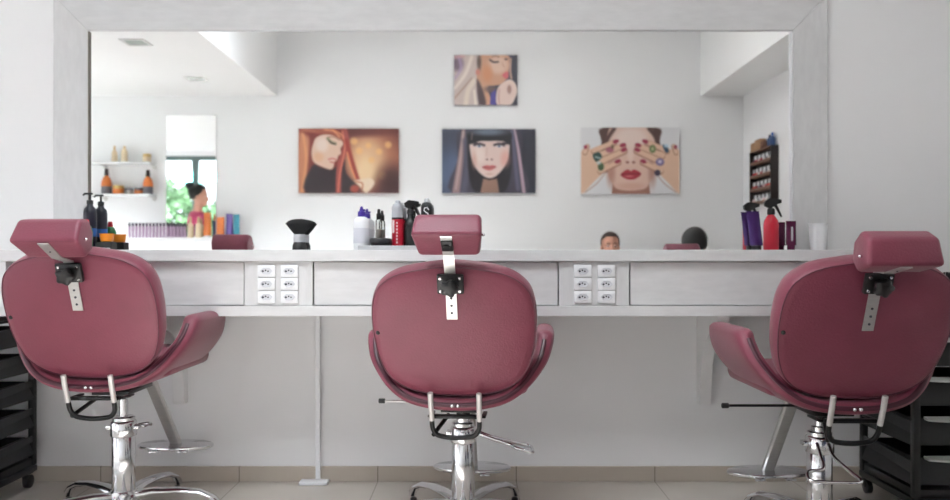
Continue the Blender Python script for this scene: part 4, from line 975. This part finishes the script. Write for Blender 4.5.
# ------------------------------------------------------------ people
def skin_mesh(chains, rad, root=0):
    """chains: (points, radii) lists sharing the points' names; grown with a Skin modifier"""
    idx = {}; vs = []; rs = []; es = []
    for ch in chains:
        for n_, p, r_ in ch:
            if n_ not in idx: idx[n_] = len(vs); vs.append(p); rs.append(r_)
        es += [(idx[a[0]], idx[b[0]]) for a, b in zip(ch[:-1], ch[1:])]
    me = bpy.data.meshes.new('tmp'); me.from_pydata([tuple(v) for v in vs], es, [])
    o = bpy.data.objects.new('tmp', me); C.objects.link(o)
    m = o.modifiers.new('s', 'SKIN')
    for i, r_ in enumerate(rs):
        rr = r_ if isinstance(r_, tuple) else (r_, r_)
        me.skin_vertices[0].data[i].radius = rr
    me.skin_vertices[0].data[root].use_root = True
    s = o.modifiers.new('b', 'SUBSURF'); s.levels = 2
    dg = bpy.context.evaluated_depsgraph_get(); dg.update()
    ev = o.evaluated_get(dg); out = bpy.data.meshes.new_from_object(ev)
    bpy.data.objects.remove(o); bpy.data.meshes.remove(me)
    return out
def remesh(bm, vox):
    me = bpy.data.meshes.new('tmp'); bm.to_mesh(me); bm.free()
    o = bpy.data.objects.new('tmp', me); C.objects.link(o)
    m = o.modifiers.new('r', 'REMESH'); m.mode = 'VOXEL'; m.voxel_size = vox
    m2 = o.modifiers.new('s', 'SMOOTH'); m2.factor = 0.5; m2.iterations = 3
    dg = bpy.context.evaluated_depsgraph_get(); dg.update()
    out = bpy.data.meshes.new_from_object(o.evaluated_get(dg))
    bpy.data.objects.remove(o); bpy.data.meshes.remove(me)
    b = BM(); b.from_mesh(out); bpy.data.meshes.remove(out); return b
M_skin = mat('skin', (206, 152, 130), 0.5, var=0.05, scale=20)
M_hair = mat('black_hair', (9, 8, 8), 0.6, var=0.25, scale=40, stretch=(1, 1, 0.15), bump=0.4, bscale=90)
M_hairb = mat('dark_brown_hair', (58, 42, 36), 0.5, var=0.25, scale=40, stretch=(1, 1, 0.15), bump=0.4, bscale=90)
M_eye = mat('dark_iris', (40, 30, 28), 0.2); M_eyew = mat('eye_white', (226, 220, 216), 0.2); M_lips = mat('lips', (170, 84, 84), 0.4); M_jean = mat('blue_jeans', (60, 74, 104), 0.8, bump=0.2, bscale=200); M_shoe = mat('black_shoe', (30, 28, 30), 0.4)
def head_bm():
    b = BM()
    ell(b, (0, -0.008, 0.035), 0.073, 0.090, 0.082, 28, 20); ell(b, (0, 0.016, -0.022), 0.058, 0.068, 0.078, 24, 16); ell(b, (0, 0.052, -0.078), 0.026, 0.026, 0.024)
    ell(b, (0, 0.084, -0.018), 0.010, 0.014, 0.024); ell(b, (0, 0.092, -0.032), 0.0135, 0.013, 0.011)
    for s in (-1, 1):
        ell(b, (s*0.075, -0.008, -0.012), 0.008, 0.018, 0.030); ell(b, (s*0.034, 0.060, -0.024), 0.024, 0.020, 0.022); ell(b, (s*0.030, 0.068, 0.020), 0.026, 0.014, 0.010)
        ell(b, (s*0.011, 0.090, -0.036), 0.007, 0.008, 0.006)
    ell(b, (0, 0.074, -0.053), 0.020, 0.012, 0.006); ell(b, (0, 0.072, -0.062), 0.017, 0.012, 0.006)
    return b
def hand_chains(pre, w, d, side_, nrm, curl=0.5):
    """w wrist point, d direction of the hand, side_ towards the thumb, nrm palm normal (fingers curl towards it)"""
    d = d.normalized(); s = (side_-d*side_.dot(d)).normalized(); nn = d.cross(s).normalized()
    if nn.dot(nrm) < 0: nn = -nn
    chains = []
    palm = w+d*0.045
    for k, (off, ln) in enumerate(((0.027, 0.070), (0.009, 0.078), (-0.010, 0.072), (-0.028, 0.056))):
        p0 = w+d*0.02+s*off*0.5; p1 = w+d*0.088+s*off; a = curl
        dd = (d*math.cos(a)+nn*math.sin(a)); p2 = p1+dd*ln*0.45; dd2 = d*math.cos(a*2)+nn*math.sin(a*2); p3 = p2+dd2*ln*0.32; dd3 = d*math.cos(a*2.6)+nn*math.sin(a*2.6); p4 = p3+dd3*ln*0.25
        chains.append([(pre+'f%d%d' % (k, i), p, r_) for i, (p, r_) in enumerate(((p0, 0.011), (p1, 0.0098), (p2, 0.0086), (p3, 0.0078), (p4, 0.0066)))])
    t0 = w+d*0.022+s*0.020; t1 = w+d*0.048+s*0.047+nn*0.008; t2 = w+d*0.078+s*0.056+nn*0.018; t3 = w+d*0.100+s*0.054+nn*0.026
    chains.append([(pre+'t%d' % i, p, r_) for i, (p, r_) in enumerate(((t0, 0.013), (t1, 0.0115), (t2, 0.0098), (t3, 0.008)))])
    return chains
def mesh_into(bm, me):
    bm.from_mesh(me); bpy.data.meshes.remove(me)
def person(label, loc, rz, J, headM, hair, top_mat, leg_mat, palms, hm=M_hairb, sleeve=0.62):
    """J: joints in local coordinates, facing +Y"""
    t = thing('person', label, 'person', loc, rz)
    V = {k: Vector(v) for k, v in J.items()}
    b = BM()
    core = [('pelvis', V['pelvis'], (0.145, 0.105)), ('waist', V['waist'], (0.118, 0.088)), ('chest', V['chest'], (0.145, 0.100)), ('upper', V['upper'], (0.105, 0.070)), ('neck', V['neck'], 0.052), ('skull', headM @ Vector((0, 0.0, -0.02)), 0.05)]
    ch = [core]
    for s, k in ((-1, 'l'), (1, 'r')):
        ch.append([('upper', V['upper'], 0.1), (k+'sh', V[k+'sh'], 0.056), (k+'sm', V[k+'sh'].lerp(V[k+'el'], 0.4), 0.047), (k+'el', V[k+'el'], 0.039), (k+'em', V[k+'el'].lerp(V[k+'wr'], 0.3), 0.038), (k+'wr', V[k+'wr'], 0.024)])
        ch.append([('pelvis', V['pelvis'], 0.1), (k+'hi', V[k+'hi'], 0.092), (k+'hm', V[k+'hi'].lerp(V[k+'kn'], 0.5), 0.078), (k+'kn', V[k+'kn'], 0.054), (k+'km', V[k+'kn'].lerp(V[k+'an'], 0.3), 0.054), (k+'an', V[k+'an'], 0.036), (k+'to', V[k+'to'], 0.03)])
    mesh_into(b, skin_mesh(ch, None))
    for k in 'lr':
        d = (V[k+'wr']-V[k+'el']).normalized()
        hd, sd, nr = palms[k]
        for c_ in hand_chains(k, V[k+'wr'], Vector(hd), Vector(sd), Vector(nr)): mesh_into(b, skin_mesh([c_], None))
        w = V[k+'wr']; hdv = Vector(hd).normalized(); sdv = (Vector(sd)-hdv*Vector(sd).dot(hdv)).normalized(); nv = hdv.cross(sdv)
        Mp = Matrix((sdv, nv, hdv)).transposed().to_4x4()
        ell(b, w+hdv*0.05, 0.040, 0.016, 0.050, 16, 12, Mp)
    merge(b, head_bm(), headM)
    b = remesh(b, 0.0062)
    me_n = b
    # clothes: the body's own surface, a little outwards
    def cloth(nm, test, m, off):
        c = me_n.copy(); c.normal_update()
        kill = [f for f in c.faces if not test(f.calc_center_median())]
        nv_ = {v: v.normal.copy() for v in c.verts}
        for v in c.verts: v.co += nv_[v]*off
        bmesh.ops.delete(c, geom=kill, context='FACES')
        bmesh.ops.smooth_vert(c, verts=[v for v in c.verts if not v.is_boundary], factor=0.5, use_axis_x=True, use_axis_y=True, use_axis_z=True)
        r_ = bmesh.ops.extrude_face_region(c, geom=[e_ for e_ in c.edges if e_.is_boundary])
        o = obj(nm, c, m, t, 60)
        sm = o.modifiers.new('hem', 'SOLIDIFY'); sm.thickness = 0.004; sm.offset = -1
        return o
    def near(p, a, b_, r_):
        d = b_-a; u = max(0, min(1, (p-a).dot(d)/d.dot(d))); return (p-a-d*u).length < r_
    def is_head(p): return (headM.inverted() @ p).z > -0.115 and near(p, V['neck'], headM @ Vector((0,0,0)), 0.15) and not near(p, V['lsh'], V['rsh'], 0.09)
    def is_leg(p):
        for k in 'lr':
            if near(p, V[k+'hi'].lerp(V[k+'kn'], 0.0), V[k+'kn'], 0.118) or near(p, V[k+'kn'], V[k+'an'], 0.085): return True
        return near(p, V['pelvis']+Vector((0, 0, -0.08)), V['pelvis'], 0.16)
    def is_shoe(p): return any(near(p, V[k+'an']+Vector((0,0,-0.02)), V[k+'to'], 0.062) and p.z < V[k+'an'].z+0.03 for k in 'lr')
    def on_arm(p):
        for k in 'lr':
            if near(p, V[k+'sh'].lerp(V[k+'el'], sleeve), V[k+'el'], 0.07) and not near(p, V['chest'], V['waist'], 0.19): 
                if (p-V[k+'sh']).dot(V[k+'el']-V[k+'sh']) > sleeve*(V[k+'el']-V[k+'sh']).length_squared: return True
            if (near(p, V[k+'el'], V[k+'wr'], 0.052) or near(p, V[k+'wr'], V[k+'wr']+Vector(palms[k][0]).normalized()*0.2, 0.06)) and not near(p, V['lhi'], V['lkn'], 0.088) and not near(p, V['rhi'], V['rkn'], 0.088): 
                if not near(p, V[k+'sh'], V[k+'el'], 0.055): return True
        return False
    def is_top(p):
        if is_head(p) or (p-V['neck']).length < 0.05 or p.z > V['neck'].z-0.01: return False
        if is_shoe(p) or on_arm(p): return False
        if near(p, V['waist'], V['upper'], 0.21) or near(p, V['lsh'], V['lel'], 0.08) or near(p, V['rsh'], V['rel'], 0.08) or near(p, V['lsh'], V['rsh'], 0.09): return p.z > V['pelvis'].z-0.02 or not is_leg(p)
        return False
    cloth('shirt', is_top, top_mat, 0.009)
    cloth('trousers', lambda p: is_leg(p) and not is_shoe(p) and not is_top(p) and not on_arm(p) or (near(p, V['pelvis'], V['waist'], 0.17) and not is_top(p) and not on_arm(p)), leg_mat, 0.006)
    cloth('shoes', is_shoe, M_shoe, 0.006)
    body = obj('body', b, M_skin, t, 80)
    for s in (-1, 1):
        b2 = BM(); ell(b2, headM @ Vector((s*0.031, 0.0735, 0.0)), 0.0125, 0.0062, 0.0058, 16, 10, headM.to_3x3().to_4x4()); ew = obj('eye', b2, M_eyew, t)
        b2 = BM(); ell(b2, headM @ Vector((s*0.031, 0.0775, 0.0)), 0.0056, 0.0035, 0.0056, 12, 8, headM.to_3x3().to_4x4()); obj('iris', b2, M_eye, ew)
        b2 = BM(); tube(b2, [headM @ Vector(p) for p in ((s*0.014, 0.083, 0.021), (s*0.032, 0.083, 0.026), (s*0.050, 0.070, 0.020))], [0.003, 0.0035, 0.002], 8); obj('eyebrow', b2, hm, t)
    b2 = BM(); ell(b2, headM @ Vector((0, 0.0815, -0.0545)), 0.021, 0.006, 0.0045, 16, 8, headM.to_3x3().to_4x4()); ell(b2, headM @ Vector((0, 0.0805, -0.0615)), 0.018, 0.006, 0.005, 16, 8, headM.to_3x3().to_4x4()); obj('lips', b2, M_lips, t)
    # hair
    b2 = bmesh.new(); bmesh.ops.create_uvsphere(b2, u_segments=48, v_segments=32, radius=1)
    for v in b2.verts:
        p = v.co.copy(); v.co = Vector((p.x*0.083, p.y*0.101-0.010, p.z*0.096+0.032))
    if hair == 'bowed':
        bmesh.ops.delete(b2, geom=[f for f in b2.faces if (lambda c: c.y > 0.03 and c.z < 0.0)(f.calc_center_median())], context='FACES')
    elif hair == 'cap' or hair == 'bun':
        def keep(c): return c.y < 0.052 and c.z > 0.0+(0.05 if c.y > 0.0 else -0.03)+max(0, c.y)*0.55 or c.z > 0.088
        bmesh.ops.delete(b2, geom=[f for f in b2.faces if not keep(f.calc_center_median())], context='FACES')
    else:
        for v in b2.verts:
            if v.co.z < 0.04 :
                k = (0.04-v.co.z)/0.1; v.co.z -= k*0.11; v.co.x *= 1+0.12*k
                if v.co.y > 0.02: v.co.y *= 1.06
            v.co += v.co.normalized()*0.004*math.sin(v.co.x*160)
        bmesh.ops.delete(b2, geom=[f for f in b2.faces if (lambda c: c.y > 0.045 and abs(c.x) < 0.040 and c.z < 0.052)(f.calc_center_median())], context='FACES')
    b3 = BM(); merge(b3, b2, headM)
    if hair == 'bun': ell(b3, headM @ Vector((0, -0.095, 0.115)), 0.055, 0.05, 0.048, 24, 16); ell(b3, headM @ Vector((0, -0.025, 0.05)), 0.09, 0.10, 0.085, 24, 16); ell(b3, headM @ Vector((0, -0.01, 0.09)), 0.07, 0.085, 0.05, 24, 16)
    if hair == 'cap': ell(b3, headM @ Vector((0, -0.115, 0.0)), 0.03, 0.028, 0.03, 20, 14)
    ho = obj('hair', b3, hm, t, 80)
    sm = ho.modifiers.new('thick', 'SOLIDIFY'); sm.thickness = 0.006; sm.offset = -1
    return t
def chair_simple(name, label, loc, rz, zs=0.45):
    t = thing(name, label, 'chair', loc, rz)
    M_s = mat('grey_seat_fabric', (92, 92, 98), 0.8, bump=0.2, bscale=200)
    b = BM(); rbox(b, -0.22, 0.22, -0.21, 0.22, zs-0.06, zs, 0.02, 3); obj('seat', b, M_s, t)
    b = BM(); rbox(b, -0.20, 0.20, -0.235, -0.215, zs+0.08, zs+0.36, 0.008, 3); obj('backrest', b, M_s, t)
    for sx in (-1, 1):
        b = BM(); tube(b, [(sx*0.19, 0.18, zs-0.05), (sx*0.205, 0.2, 0.0)], 0.012, 10); obj('leg', b, M_blackm, t)
        b = BM(); tube(b, smooth_path([(sx*0.15, -0.222, zs+0.3), (sx*0.18, -0.21, zs-0.02), (sx*0.19, -0.2, zs-0.1), (sx*0.205, -0.21, 0.0)], 4), 0.012, 10); obj('leg', b, M_blackm, t)
    return t
# seated woman with pulled-back hair, against the back wall (only her face shows over the worktop)
sit = dict(pelvis=(0, -0.10, 0.515), waist=(0, -0.085, 0.62), chest=(0, -0.08, 0.76), upper=(0, -0.085, 0.865), neck=(0, -0.075, 0.945),
           lsh=(-0.155, -0.085, 0.865), rsh=(0.155, -0.085, 0.865), lel=(-0.215, -0.02, 0.63), rel=(0.215, -0.02, 0.63), lwr=(-0.11, 0.17, 0.575), rwr=(0.11, 0.17, 0.575),
           lhi=(-0.085, -0.07, 0.505), rhi=(0.085, -0.07, 0.505), lkn=(-0.10, 0.33, 0.50), rkn=(0.10, 0.33, 0.50), lan=(-0.10, 0.32, 0.085), ran=(0.10, 0.32, 0.085), lto=(-0.11, 0.45, 0.032), rto=(0.11, 0.45, 0.032))
pal = dict(l=((0.35, 0.9, -0.05), (1, 0.2, 0.2), (0, 0, -1)), r=((-0.35, 0.9, -0.05), (-1, 0.2, 0.2), (0, 0, -1)))
YP2 = 0.22
chair_simple('waiting_chair', 'plain dark waiting chair against the back wall under the ringed hands picture', (1.17, YP2-0.07, 0), 0, 0.43)
person('seated person with pulled back brown hair, upper face showing above the worktop', (1.17, YP2, 0), 0, sit,
       Matrix.Translation((0, -0.05, 1.085)) , 'cap', mat('grey_blouse', (120, 124, 134), 0.8), M_jean, pal)
sit2 = dict(sit); sit2.update(neck=(0, 0.015, 0.955), upper=(0, -0.03, 0.875), chest=(0, -0.05, 0.76), lsh=(-0.155, -0.03, 0.87), rsh=(0.155, -0.03, 0.87))
chair_simple('waiting_chair', 'plain dark chair under the person with bowed black haired head', (1.50, 1.46, 0), 0, 0.43)
person('seated person with bowed head of black hair, seen behind the reflected right headrest', (1.50, 1.54, 0), 0, sit2,
       Matrix.Translation((0, 0.055, 1.072)) @ Matrix.Rotation(R(-38), 4, 'X') @ Matrix.Diagonal((1.06, 1.0, 1.0, 1)), 'bowed', mat('dark_top', (50, 48, 56), 0.8), M_jean, pal, hm=M_hair)
st = dict(pelvis=(0, 0, 0.97), waist=(0, 0.005, 1.12), chest=(0, 0, 1.28), upper=(0, -0.01, 1.42), neck=(0, 0.0, 1.51),
          lsh=(-0.165, -0.01, 1.42), rsh=(0.165, -0.01, 1.42), lel=(-0.23, 0.0, 1.14), rel=(0.23, 0.02, 1.14), lwr=(-0.19, 0.20, 1.02), rwr=(0.19, 0.21, 1.06),
          lhi=(-0.09, 0, 0.93), rhi=(0.09, 0, 0.93), lkn=(-0.10, 0.02, 0.50), rkn=(0.10, 0.02, 0.50), lan=(-0.10, -0.02, 0.085), ran=(0.10, -0.02, 0.085), lto=(-0.12, 0.12, 0.032), rto=(0.12, 0.12, 0.032))
pal2 = dict(l=((0.2, 0.95, -0.15), (0.9, 0, 0.4), (0.3, 0, -1)), r=((-0.2, 0.95, -0.1), (-0.9, 0, 0.4), (-0.3, 0, -1)))
person('standing person in pink top with dark hair bun, in the small back mirror', (-3.16, 1.3, 0), R(-80), st,
       Matrix.Translation((0, 0.02, 1.675)) @ Matrix.Diagonal((1.08, 1.08, 1.08, 1)), 'bun', mat('pink_top', (196, 76, 112), 0.8), M_jean, pal2, hm=M_hair)
